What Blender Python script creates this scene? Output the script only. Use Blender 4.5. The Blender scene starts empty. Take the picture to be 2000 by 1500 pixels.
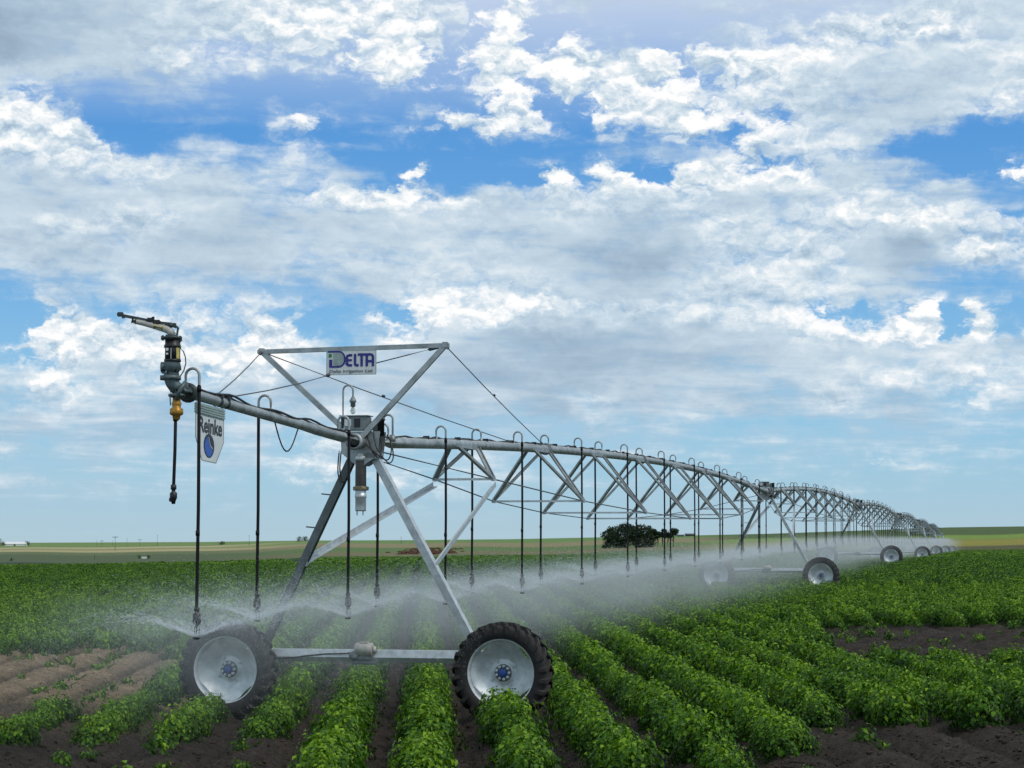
import bpy, bmesh, math, random
import numpy as np
from mathutils import Vector, Matrix, noise as mnoise

random.seed(7)
rng = np.random.default_rng(7)
scene = bpy.context.scene
COL = scene.collection
R = math.radians
F = 4278.0                    # focal length in photo pixels (2000 wide)
EYE = 2.61
HORIZ = 1055.0
PITCH = math.atan((HORIZ - 750) / F)

def at(px, py, Y):
    """world point on the sight line of photo pixel (px,py) at distance Y along +Y"""
    xc, yc = (px - 1000) / F, (750 - py) / F
    c, s = math.cos(PITCH), math.sin(PITCH)
    dy = c - yc * s
    dz = s + yc * c
    k = Y / dy
    return Vector((xc * k, Y, EYE + dz * k))

# ------------------------------------------------------------------ materials
def new_mat(name):
    m = bpy.data.materials.new(name)
    m.use_nodes = True
    nt = m.node_tree
    return m, nt, nt.nodes['Principled BSDF'], nt.nodes['Material Output']

def basic(name, col, rough=0.5, metal=0.0, var=0.25, scale=8.0, bump=0.0, col2=None, bscale=60.0, rvar=0.15):
    m, nt, b, out = new_mat(name)
    tc = nt.nodes.new('ShaderNodeTexCoord')
    n = nt.nodes.new('ShaderNodeTexNoise'); n.inputs['Scale'].default_value = scale
    n.inputs['Detail'].default_value = 6; n.inputs['Roughness'].default_value = 0.65
    nt.links.new(tc.outputs['Object'], n.inputs['Vector'])
    mr = nt.nodes.new('ShaderNodeMapRange'); mr.inputs['From Min'].default_value = 0.3; mr.inputs['From Max'].default_value = 0.7
    nt.links.new(n.outputs['Fac'], mr.inputs['Value'])
    mx = nt.nodes.new('ShaderNodeMix'); mx.data_type = 'RGBA'
    c2 = col2 if col2 else tuple(c * (1 - var) for c in col)
    mx.inputs['A'].default_value = (*c2, 1); mx.inputs['B'].default_value = (*[min(1, c * (1 + var * (0 if col2 else .6))) for c in col], 1)
    nt.links.new(mr.outputs['Result'], mx.inputs['Factor'])
    nt.links.new(mx.outputs['Result'], b.inputs['Base Color'])
    b.inputs['Metallic'].default_value = metal
    r = nt.nodes.new('ShaderNodeMapRange')
    r.inputs['To Min'].default_value = max(0, rough - rvar); r.inputs['To Max'].default_value = min(1, rough + rvar)
    nt.links.new(n.outputs['Fac'], r.inputs['Value']); nt.links.new(r.outputs['Result'], b.inputs['Roughness'])
    if bump:
        n2 = nt.nodes.new('ShaderNodeTexNoise'); n2.inputs['Scale'].default_value = bscale; n2.inputs['Detail'].default_value = 5
        nt.links.new(tc.outputs['Object'], n2.inputs['Vector'])
        bp = nt.nodes.new('ShaderNodeBump'); bp.inputs['Strength'].default_value = bump; bp.inputs['Distance'].default_value = 0.01
        nt.links.new(n2.outputs['Fac'], bp.inputs['Height']); nt.links.new(bp.outputs['Normal'], b.inputs['Normal'])
    return m

M = {}
M['galv'] = basic('galvanised_steel', (.36, .385, .385), .48, .6, .42, 5, .06)
M['galv_dark'] = basic('dark_galvanised_steel', (.15, .175, .175), .5, .55, .4, 5, .06)  # darker copy of the galvanised steel; carries the left leg's shade
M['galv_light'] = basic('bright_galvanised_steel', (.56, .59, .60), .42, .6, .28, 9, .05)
M['rim'] = basic('galvanised_rim', (.66, .70, .71), .64, .8, .3, 6, .05, bscale=30)
M['tyre'] = basic('dirty_rubber', (.013, .0125, .013), .8, 0, .5, 7, .3, col2=(.021, .019, .019))
M['lug'] = basic('muddy_rubber', (.015, .014, .014), .8, 0, .5, 12, .3, col2=(.036, .029, .025))
M['black'] = basic('black_plastic', (.012, .011, .013), .45, 0, .4, 20)
M['hose'] = basic('black_hose', (.006, .005, .007), .6, 0, .3, 12)
M['hose'].node_tree.nodes['Principled BSDF'].inputs['Specular IOR Level'].default_value = .25
M['cable'] = basic('cable_jacket', (.014, .014, .014), .6, 0, .4, 12)
M['wire'] = basic('steel_wire', (.09, .095, .10), .5, .6, .3, 12)
M['darkiron'] = basic('dark_cast_iron', (.06, .075, .075), .55, .4, .5, 14, .1)
M['valve'] = basic('grey_green_casting', (.11, .145, .145), .5, .5, .45, 18, .1)
M['motor'] = basic('motor_paint', (.42, .40, .36), .5, .1, .25, 10)
M['boxgrey'] = basic('weathered_grey_box', (.20, .23, .23), .5, .3, .35, 10)
M['brass'] = basic('brass', (.42, .22, .035), .45, .5, .4, 20)
M['ring'] = basic('stained_ring', (.20, .17, .11), .5, .3, .4, 20)
M['yellow'] = basic('yellow_paint', (.55, .45, .12), .5, 0, .3, 30)
M['chrome'] = basic('polished_band', (.65, .65, .65), .22, .9, .3, 20)
M['amber'] = basic('murky_filter_bowl', (.055, .048, .042), .35, .1, .5, 10)
M['sign'] = basic('sign_white', (.62, .64, .63), .45, 0, .12, 6)
M['sign_edge'] = basic('sign_trim', (.30, .37, .34), .5, .2, .3, 10)
M['blue'] = basic('logo_blue', (.02, .018, .20), .45, 0, .2, 6)
M['blue2'] = basic('logo_mid_blue', (.02, .09, .42), .45, 0, .2, 6)
M['navy'] = basic('logo_navy', (.006, .009, .03), .45, 0, .2, 6)
M['green'] = basic('logo_green', (.01, .20, .06), .45, 0, .2, 6)
M['ink'] = basic('lettering_ink', (.02, .025, .03), .5, 0, .2, 6)
M['greyink'] = basic('lettering_grey', (.16, .17, .19), .5, 0, .2, 6)
M['cap'] = basic('blue_hub_cap', (.02, .075, .30), .45, 0, .25, 30)
M['barnwall'] = basic('barn_white', (.75, .75, .72), .6, 0, .1, .3)
M['shed'] = basic('dark_shed', (.05, .055, .05), .7, 0, .3, .4)
M['roofm'] = basic('shed_roof', (.09, .10, .10), .6, 0, .3, .4)
M['wood'] = basic('pole_wood', (.10, .085, .07), .8, 0, .4, 1)
M['bark'] = basic('bark', (.06, .05, .04), .9, 0, .4, 2)

def glass_mat():
    m, nt, b, out = new_mat('bulb_glass')
    b.inputs['Base Color'].default_value = (.8, .85, .85, 1); b.inputs['Roughness'].default_value = .15
    b.inputs['Transmission Weight'].default_value = .55; b.inputs['IOR'].default_value = 1.45
    return m
M['glass'] = glass_mat()

def leaf_mat(name, dark, light, trans=.3, spec=.35, mid=None):
    m, nt, b, out = new_mat(name)
    at_ = nt.nodes.new('ShaderNodeAttribute'); at_.attribute_name = 'tint'
    oi = nt.nodes.new('ShaderNodeObjectInfo')
    add = nt.nodes.new('ShaderNodeMath'); add.operation = 'MULTIPLY_ADD'
    nt.links.new(oi.outputs['Random'], add.inputs[0]); add.inputs[1].default_value = .35
    nt.links.new(at_.outputs['Fac'], add.inputs[2])
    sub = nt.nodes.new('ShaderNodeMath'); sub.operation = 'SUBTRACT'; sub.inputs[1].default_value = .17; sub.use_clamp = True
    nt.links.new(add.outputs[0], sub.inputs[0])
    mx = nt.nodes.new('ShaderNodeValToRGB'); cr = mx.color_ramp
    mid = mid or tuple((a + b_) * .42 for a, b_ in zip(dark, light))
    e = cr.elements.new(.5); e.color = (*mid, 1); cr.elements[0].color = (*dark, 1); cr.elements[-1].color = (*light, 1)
    nt.links.new(sub.outputs[0], mx.inputs[0])
    nt.links.new(mx.outputs[0], b.inputs['Base Color'])
    b.inputs['Roughness'].default_value = .5; b.inputs['Specular IOR Level'].default_value = spec
    tr = nt.nodes.new('ShaderNodeBsdfTranslucent'); nt.links.new(mx.outputs[0], tr.inputs['Color'])
    ms = nt.nodes.new('ShaderNodeMixShader'); ms.inputs[0].default_value = trans
    nt.links.new(b.outputs[0], ms.inputs[1]); nt.links.new(tr.outputs[0], ms.inputs[2])
    nt.links.new(ms.outputs[0], out.inputs['Surface'])
    return m
M['leaf'] = leaf_mat('potato_leaf', (.008, .032, .002), (.245, .405, .016), .30, .22, (.058, .160, .006))
M['treeleaf'] = leaf_mat('tree_leaf', (.014, .030, .014), (.05, .085, .03), .2, .2)
M['bushleaf'] = leaf_mat('shrub_leaf', (.02, .035, .015), (.06, .08, .03), .2, .2)
M['weedred'] = leaf_mat('red_weed', (.10, .035, .02), (.22, .09, .05), .2, .2)

# ------------------------------------------------------------------ mesh builder
class MB:
    def __init__(self):
        self.v, self.f, self.sm = [], [], []
    def add(self, vs, fs, smooth=False):
        o = len(self.v)
        self.v += [tuple(p) for p in vs]
        self.f += [tuple(i + o for i in f) for f in fs]
        self.sm += [smooth] * len(fs)
        return self
    def frame(self, d, up=(0, 0, 1)):
        d = Vector(d).normalized(); up = Vector(up)
        if abs(d.dot(up)) > .98: up = Vector((1, 0, 0)) if abs(d.x) < .9 else Vector((0, 1, 0))
        x = d.cross(up).normalized(); y = x.cross(d).normalized()
        return x, y, d
    def box(self, c, s, rot=None, bev=0.0):
        c = Vector(c); hx, hy, hz = [k / 2 for k in s]
        bm = bmesh.new(); bmesh.ops.create_cube(bm, size=1)
        for v in bm.verts: v.co = Vector((v.co.x * s[0], v.co.y * s[1], v.co.z * s[2]))
        if bev: bmesh.ops.bevel(bm, geom=bm.edges[:], offset=bev, segments=2, affect='EDGES')
        bm.verts.index_update()
        vs = [(c + (rot @ v.co if rot else v.co)) for v in bm.verts]
        fs = [[v.index for v in f.verts] for f in bm.faces]
        bm.free()
        return self.add(vs, fs)
    def prism(self, p, q, prof, up=(0, 0, 1)):
        """sweep closed profile [(x,y)] from p to q"""
        p, q = Vector(p), Vector(q); x, y, d = self.frame(q - p, up)
        n = len(prof)
        vs = [p + x * a + y * b for a, b in prof] + [q + x * a + y * b for a, b in prof]
        fs = [[i, (i + 1) % n, n + (i + 1) % n, n + i] for i in range(n)]
        fs += [list(range(n))[::-1], list(range(n, 2 * n))]
        return self.add(vs, fs)
    def bar(self, p, q, w, h=None, up=(0, 0, 1)):
        h = h or w
        return self.prism(p, q, [(-w / 2, -h / 2), (w / 2, -h / 2), (w / 2, h / 2), (-w / 2, h / 2)], up)
    def angle(self, p, q, w, t=.012, up=(0, 0, 1), flip=1):
        pr = [(0, 0), (w, 0), (w, t), (t, t), (t, w), (0, w)]
        pr = [(flip * (a - w * .3), b - w * .3) for a, b in pr]
        return self.prism(p, q, pr, up)
    def tube(self, pts, r, n=10, cap=True):
        pts = [Vector(p) for p in pts]
        rs = r if isinstance(r, (list, tuple)) else [r] * len(pts)
        vs, fs = [], []
        px = None
        for i, p in enumerate(pts):
            d = (pts[min(i + 1, len(pts) - 1)] - pts[max(i - 1, 0)]).normalized()
            if px is None:
                x, y, _ = self.frame(d)
            else:
                x = (px - d * px.dot(d))
                x = x.normalized() if x.length > 1e-6 else self.frame(d)[0]
                y = d.cross(x)
            px = x
            for k in range(n):
                a = 2 * math.pi * k / n
                vs.append(p + (x * math.cos(a) + y * math.sin(a)) * rs[i])
        for i in range(len(pts) - 1):
            for k in range(n):
                fs.append([i * n + k, i * n + (k + 1) % n, (i + 1) * n + (k + 1) % n, (i + 1) * n + k])
        self.add(vs, fs, True)
        if cap:
            m = len(pts) - 1
            self.add(vs[:n], [list(range(n))[::-1]]); self.add(vs[m * n:], [list(range(n))])
        return self
    def lathe(self, prof, o=(0, 0, 0), axis=(0, 0, 1), n=24, smooth=True):
        """prof [(radius, along-axis)]"""
        x, y, d = self.frame(axis); o = Vector(o); vs, fs = [], []
        for r, h in prof:
            for k in range(n):
                a = 2 * math.pi * k / n
                vs.append(o + d * h + (x * math.cos(a) + y * math.sin(a)) * r)
        for i in range(len(prof) - 1):
            for k in range(n):
                fs.append([i * n + k, i * n + (k + 1) % n, (i + 1) * n + (k + 1) % n, (i + 1) * n + k])
        return self.add(vs, fs, smooth)
    def ribbon(self, pts, w, o, ex, ey, en, depth=.004):
        """flat stroke of width w along 2-D pts, on the plane o + ex*x + ey*y, raised along en"""
        P = [Vector((a, b)) for a, b in pts]; L, Rr = [], []
        for i, p in enumerate(P):
            a = (P[i] - P[i - 1]).normalized() if i else (P[1] - P[0]).normalized()
            b = (P[i + 1] - P[i]).normalized() if i < len(P) - 1 else a
            t = (a + b)
            t = t.normalized() if t.length > 1e-5 else a
            nrm = Vector((-t.y, t.x)); k = 1 / max(.5, nrm.dot(Vector((-a.y, a.x))))
            L.append(p + nrm * w / 2 * k); Rr.append(p - nrm * w / 2 * k)
        n = len(P)
        to = lambda q, h: o + ex * q.x + ey * q.y + en * h
        vs = [to(q, depth) for q in L] + [to(q, depth) for q in Rr]
        fs = [[i, n + i, n + i + 1, i + 1] for i in range(n - 1)]
        return self.add(vs, fs)
    def poly(self, pts, o, ex, ey, en, h0, h1):
        n = len(pts)
        vs = [o + ex * a + ey * b + en * h1 for a, b in pts] + [o + ex * a + ey * b + en * h0 for a, b in pts]
        fs = [list(range(n)), list(range(n, 2 * n))[::-1]] + [[i, i + n, (i + 1) % n + n, (i + 1) % n] for i in range(n)]
        return self.add(vs, fs)
    def build(self, name, mat, parent=None, fix=True):
        me = bpy.data.meshes.new(name)
        me.from_pydata(self.v, [], self.f)
        me.polygons.foreach_set('use_smooth', self.sm)
        if fix:
            bm = bmesh.new(); bm.from_mesh(me); bmesh.ops.recalc_face_normals(bm, faces=bm.faces); bm.to_mesh(me); bm.free()
        me.materials.append(mat); me.update()
        o = bpy.data.objects.new(name, me); COL.objects.link(o)
        if parent: o.parent = parent
        return o

def tag(o, label=None, cat=None, group=None, kind=None):
    if label: o['label'] = label
    if cat: o['category'] = cat
    if group: o['group'] = group
    if kind: o['kind'] = kind
    return o

def thing(name, label, cat, loc=(0, 0, 0), rz=0, group=None, rx=0):
    o = bpy.data.objects.new(name, None); COL.objects.link(o)
    o.empty_display_size = .3
    o.location = loc; o.rotation_euler = (rx, 0, rz)
    return tag(o, label, cat, group)

def kids(o): return [c for c in COL.objects if c.parent == o]
KIDS = {}
def copy_tree(o, parent=None):
    c = o.copy(); COL.objects.link(c)
    if parent: c.parent = parent
    for ch in KIDS.setdefault(o.name, kids(o)): copy_tree(ch, c)
    return c

def text(name, s, size, mat, parent, o, ex, ey, en, bold=0.0, shear=0.0, width=None, h=.005):
    cu = bpy.data.curves.new(name, 'FONT'); cu.body = s; cu.size = size; cu.offset = bold; cu.shear = shear
    cu.extrude = .0006; cu.resolution_u = 4
    tmp = bpy.data.objects.new('tmp_text', cu); COL.objects.link(tmp)
    bpy.context.view_layer.update()
    me = bpy.data.meshes.new_from_object(tmp.evaluated_get(bpy.context.evaluated_depsgraph_get()))
    bpy.data.objects.remove(tmp)
    xs = [v.co.x for v in me.vertices]
    k = width / (max(xs) - min(xs)) if width else 1
    x0 = min(xs)
    for v in me.vertices:
        v.co = o + ex * ((v.co.x - x0) * k) + ey * v.co.y + en * (h + v.co.z)
    me.name = name; me.materials.clear(); me.materials.append(mat)
    ob = bpy.data.objects.new(name, me); COL.objects.link(ob); ob.parent = parent
    return ob

# ------------------------------------------------------------------ layout of the machine
ANG = math.atan(955 / F)
def hd(a): return Vector((math.sin(a), math.cos(a), 0))
L = 56.3
TZ = [0, .50, .83, .64, .57, .44, .27]
TX, TY = [-2.19], [31.95]
for i in range(1, 7):
    a = ANG - R([0, 0, 0, 0, .42, .4, .38][i])
    TX.append(TX[-1] + L * math.sin(a)); TY.append(TY[-1] + L * math.cos(a))
PIPE_Z = 4.03
U = Vector((math.cos(ANG), -math.sin(ANG), 0)); P = hd(ANG)
T1 = Vector((TX[0], TY[0], 0))
def loc(u, s, z): return T1 + U * u + P * s + Vector((0, 0, z))

# ------------------------------------------------------------------ ground
def sstep(a, b, x):
    t = np.clip((x - a) / (b - a), 0, 1); return t * t * (3 - 2 * t)
_py = np.array([0, 20, 32] + TY[1:] + [430]); _pz = np.array([-.10, -.05, 0] + TZ[1:] + [.25])
_px = np.array([-9.3, -4.9, -2.19] + TX[1:] + [90])
_yy = np.arange(0, 432, 2.0); _zz = np.interp(_yy, _py, _pz)
for _ in range(60): _zz[1:-1] = (_zz[:-2] + 2 * _zz[1:-1] + _zz[2:]) / 4
def z_field(x, y):
    return np.interp(y, _yy, _zz) + .010 * (x - np.interp(y, _py, _px))
_ea = np.array([-130, -50, -32, -27, 0, 40, 110, 250]); _eb = np.array([150, 195, 230, 330, 370, 390, 402, 410])
def y_edge(x): return np.interp(x, _ea, _eb)
def _ang(px): return (np.array(px) - 1000) / F
_hb = (_ang([-1500, 0, 600, 1000, 1500, 2000, 3500]), np.array([-6, -5, -3.5, -2, 0, 1.5, 2.5]))
_hr = (_ang([-1500, 0, 400, 600, 1000, 1300, 1500, 1850, 2000, 3500]), np.array([-5, -3.7, -1.6, 1.8, 3.45, 6, 7.7, 12.7, 13.5, 15]))
def z_far(x, y):
    a = x / y
    b, r = np.interp(a, *_hb), np.interp(a, *_hr)
    return b + (r - b) * sstep(600, 1800, y)
ROW_W, ROW_TAN = 1.04, -.0397
def row_u(x, y): return (x + 1.10 - ROW_TAN * (y - 28.3)) / ROW_W
def row_x(k, y): return k * ROW_W - 1.10 + ROW_TAN * (y - 28.3)
def ridge(x, y):
    f = row_u(x, y)
    w = 1 - sstep(80, 120, y)
    return (.20 * np.abs(np.cos(np.pi * f)) ** .85 - .10) * w
def z_ground(x, y):
    x = np.asarray(x, float); y = np.asarray(y, float)
    e = sstep(0, 90, y - y_edge(x))
    zf = z_field(x, y)
    zz = zf * (1 - e) + z_far(x, np.maximum(y, 1)) * e
    return zz + ridge(x, y) * (1 - e)
def gz(x, y): return float(z_ground(x, y))

def pxof(x, y): return 1000 + F * x / y
def bare(x, y):
    """places where the crop has failed (1 = bare soil)"""
    p = pxof(x, y) + 12 * np.sin(y * 1.7) + 8 * np.sin(y * 4.1 + x)
    left = (p < 352) & (y > 30.9 + .006 * p) & (y < 48.5 + 1.2 * np.sin(x * 1.9)) & ~((p > 262) & (y < 38.0) & (y > 33.6))
    front_l = (y < 27.2 + .2 * np.sin(x * 3)) & (pxof(x, y) < 625)
    right = (pxof(x, y) > 1590 + 9 * (54 - y) * .3) & (y > 40.5) & (y < 56.5 + .8 * np.sin(x * 2.1))
    front_r = (y < 28.9 + .3 * np.sin(3 * x)) & (pxof(x, y) > 1560 + 6 * (y - 29))
    return left | front_l | right | front_r

ys = np.concatenate([np.linspace(5, 22, 40, endpoint=False), np.arange(22, 60, .11), np.arange(60, 110, .5), np.geomspace(110, 1900, 150), np.geomspace(2000, 5200, 16)])
aa = np.concatenate([np.linspace(-.62, -.30, 30, endpoint=False), np.linspace(-.30, .30, 540, endpoint=False), np.linspace(.30, .62, 31)])
A, Y = np.meshgrid(aa, ys)
X = A * Y
Z = z_ground(X, Y)
near = (Y < 62) & (np.abs(A) < .31)
idx = np.argwhere(near)
for i, j in idx:
    x, y = X[i, j], Y[i, j]
    v = Vector((x, y, 0))
    n1 = mnoise.noise(v * 1.1); n2 = mnoise.noise(v * 4.7); n3 = mnoise.noise(v * 11.0)
    Z[i, j] += .03 * n1 + .07 * abs(n2) + .055 * abs(n3)
nr, nc = X.shape
V = np.stack([X, Y, Z], -1).reshape(-1, 3)
ii = np.arange(nr * nc).reshape(nr, nc)
Q = np.stack([ii[:-1, :-1], ii[:-1, 1:], ii[1:, 1:], ii[1:, :-1]], -1).reshape(-1, 4)

def mesh_np(name, V, Q, smooth=True):
    me = bpy.data.meshes.new(name)
    me.vertices.add(len(V)); me.vertices.foreach_set('co', np.ascontiguousarray(V, dtype=np.float32).ravel())
    k = Q.shape[1]
    me.loops.add(Q.size); me.loops.foreach_set('vertex_index', np.ascontiguousarray(Q, dtype=np.int32).ravel())
    me.polygons.add(len(Q))
    me.polygons.foreach_set('loop_start', np.arange(0, Q.size, k, dtype=np.int32))
    me.polygons.foreach_set('loop_total', np.full(len(Q), k, dtype=np.int32))
    me.polygons.foreach_set('use_smooth', np.full(len(Q), smooth))
    me.update(calc_edges=True); me.validate()
    return me

# land use: colour of each field, kept with the ground itself
def land_colour(x, y):
    a = x / y
    px = 1000 + F * a
    wob = .05 * np.sin(a * 37 + 1) + .03 * np.sin(a * 91)
    d = y * (1 + wob)
    def bands(lims, cols):
        out = np.zeros(x.shape + (3,)); out[:] = cols[0]
        for l, c in zip(lims, cols[1:]):
            t = sstep(l * .97, l * 1.03, d)[..., None]
            out = out * (1 - t) + np.array(c) * t
        return out
    left = bands([690, 740, 1010, 1180, 1330, 1500, 1700],
                 [(.035, .06, .02), (.10, .115, .07), (.085, .115, .05), (.12, .15, .06), (.40, .33, .17), (.25, .25, .10), (.42, .35, .20), (.15, .22, .06)])
    mid = bands([560, 720, 850, 1050, 1300],
                [(.06, .10, .03), (.08, .13, .04), (.17, .15, .07), (.11, .17, .05), (.24, .2, .10), (.13, .22, .06)])
    right = bands([520, 580, 880, 940, 1100, 1500],
                  [(.10, .10, .035), (.20, .16, .05), (.25, .225, .035), (.20, .21, .04), (.17, .26, .04), (.07, .11, .03)])
    tl = sstep(350, 700, px)[..., None]; tr = sstep(1320, 1480, px)[..., None]
    far = (left * (1 - tl) + mid * tl) * (1 - tr) + right * tr
    p = pxof(x, y)
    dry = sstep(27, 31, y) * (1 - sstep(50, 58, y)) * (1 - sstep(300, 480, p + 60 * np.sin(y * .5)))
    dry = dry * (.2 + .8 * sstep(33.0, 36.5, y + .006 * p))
    dry = dry * (.34 + .66 * sstep(.25, .75, np.abs(np.cos(np.pi * row_u(x, y)))))  # furrows darkened between ridges: damp soil and shadow painted in together
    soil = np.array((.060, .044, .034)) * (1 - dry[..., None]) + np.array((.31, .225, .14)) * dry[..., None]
    e = sstep(-2, 10, y - y_edge(x))[..., None]
    under = sstep(60, 100, y)[..., None]
    soil = soil * (1 - under) + np.array((.03, .05, .015)) * under
    return soil * (1 - e) + far * e
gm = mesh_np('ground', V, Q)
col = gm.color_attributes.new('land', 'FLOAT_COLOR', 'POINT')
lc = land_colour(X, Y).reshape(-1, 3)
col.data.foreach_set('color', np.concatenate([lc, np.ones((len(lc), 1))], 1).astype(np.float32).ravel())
def ground_mat():
    m, nt, b, out = new_mat('ground')
    at_ = nt.nodes.new('ShaderNodeAttribute'); at_.attribute_name = 'land'
    ge = nt.nodes.new('ShaderNodeNewGeometry')
    n = nt.nodes.new('ShaderNodeTexNoise'); n.inputs['Scale'].default_value = 12; n.inputs['Detail'].default_value = 9; n.inputs['Roughness'].default_value = .75
    nt.links.new(ge.outputs['Position'], n.inputs['Vector'])
    nb = nt.nodes.new('ShaderNodeTexNoise'); nb.inputs['Scale'].default_value = .9; nb.inputs['Detail'].default_value = 4
    nt.links.new(ge.outputs['Position'], nb.inputs['Vector'])
    r = nt.nodes.new('ShaderNodeMapRange'); r.inputs['From Min'].default_value = .3; r.inputs['From Max'].default_value = .7
    r.inputs['To Min'].default_value = .3; r.inputs['To Max'].default_value = 1.65
    nt.links.new(n.outputs['Fac'], r.inputs['Value'])
    r2 = nt.nodes.new('ShaderNodeMapRange'); r2.inputs['From Min'].default_value = .3; r2.inputs['From Max'].default_value = .7
    r2.inputs['To Min'].default_value = .7; r2.inputs['To Max'].default_value = 1.25
    nt.links.new(nb.outputs['Fac'], r2.inputs['Value'])
    mu = nt.nodes.new('ShaderNodeMath'); mu.operation = 'MULTIPLY'
    nt.links.new(r.outputs[0], mu.inputs[0]); nt.links.new(r2.outputs[0], mu.inputs[1])
    vm = nt.nodes.new('ShaderNodeVectorMath'); vm.operation = 'SCALE'
    nt.links.new(at_.outputs['Color'], vm.inputs[0]); nt.links.new(mu.outputs[0], vm.inputs['Scale'])
    nt.links.new(vm.outputs[0], b.inputs['Base Color'])
    b.inputs['Roughness'].default_value = .9; b.inputs['Specular IOR Level'].default_value = .2
    n2 = nt.nodes.new('ShaderNodeTexNoise'); n2.inputs['Scale'].default_value = 22; n2.inputs['Detail'].default_value = 8; n2.inputs['Roughness'].default_value = .7
    nt.links.new(ge.outputs['Position'], n2.inputs['Vector'])
    bp = nt.nodes.new('ShaderNodeBump'); bp.inputs['Strength'].default_value = 1.0; bp.inputs['Distance'].default_value = .13
    nt.links.new(n2.outputs['Fac'], bp.inputs['Height']); nt.links.new(bp.outputs['Normal'], b.inputs['Normal'])
    return m
gm.materials.append(ground_mat())
go = bpy.data.objects.new('ground', gm); COL.objects.link(go); go['kind'] = 'structure'

# soil clods lying between the rows
def clods():
    bm = bmesh.new(); bmesh.ops.create_icosphere(bm, subdivisions=1, radius=1)
    bm.verts.index_update(); base = np.array([v.co[:] for v in bm.verts]); fc = np.array([[v.index for v in f.verts] for f in bm.faces]); bm.free()
    vs, fs, n = [], [], 0
    for _ in range(26000):
        y = 24 + 33 * random.random() ** 1.7; a = random.uniform(-.27, .27); x = a * y
        r = .006 + .032 * random.random() ** 4
        k = base * r * rng.uniform(.6, 1.3, base.shape) * np.array([1.2, 1, .75])
        vs.append(k + np.array([x, y, gz(x, y) + .02 + r * .3])); fs.append(fc + n); n += len(base)
    me = mesh_np('soil_clods', np.concatenate(vs), np.concatenate(fs), False)
    c = me.color_attributes.new('land', 'FLOAT_COLOR', 'POINT')
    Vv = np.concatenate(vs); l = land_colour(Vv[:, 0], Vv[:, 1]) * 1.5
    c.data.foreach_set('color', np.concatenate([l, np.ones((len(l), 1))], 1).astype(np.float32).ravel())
    me.materials.append(gm.materials[0])
    o = bpy.data.objects.new('soil_clods', me); COL.objects.link(o)
    tag(o, 'loose dark soil clods scattered between the potato rows', 'soil', kind='stuff')
clods()

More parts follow.
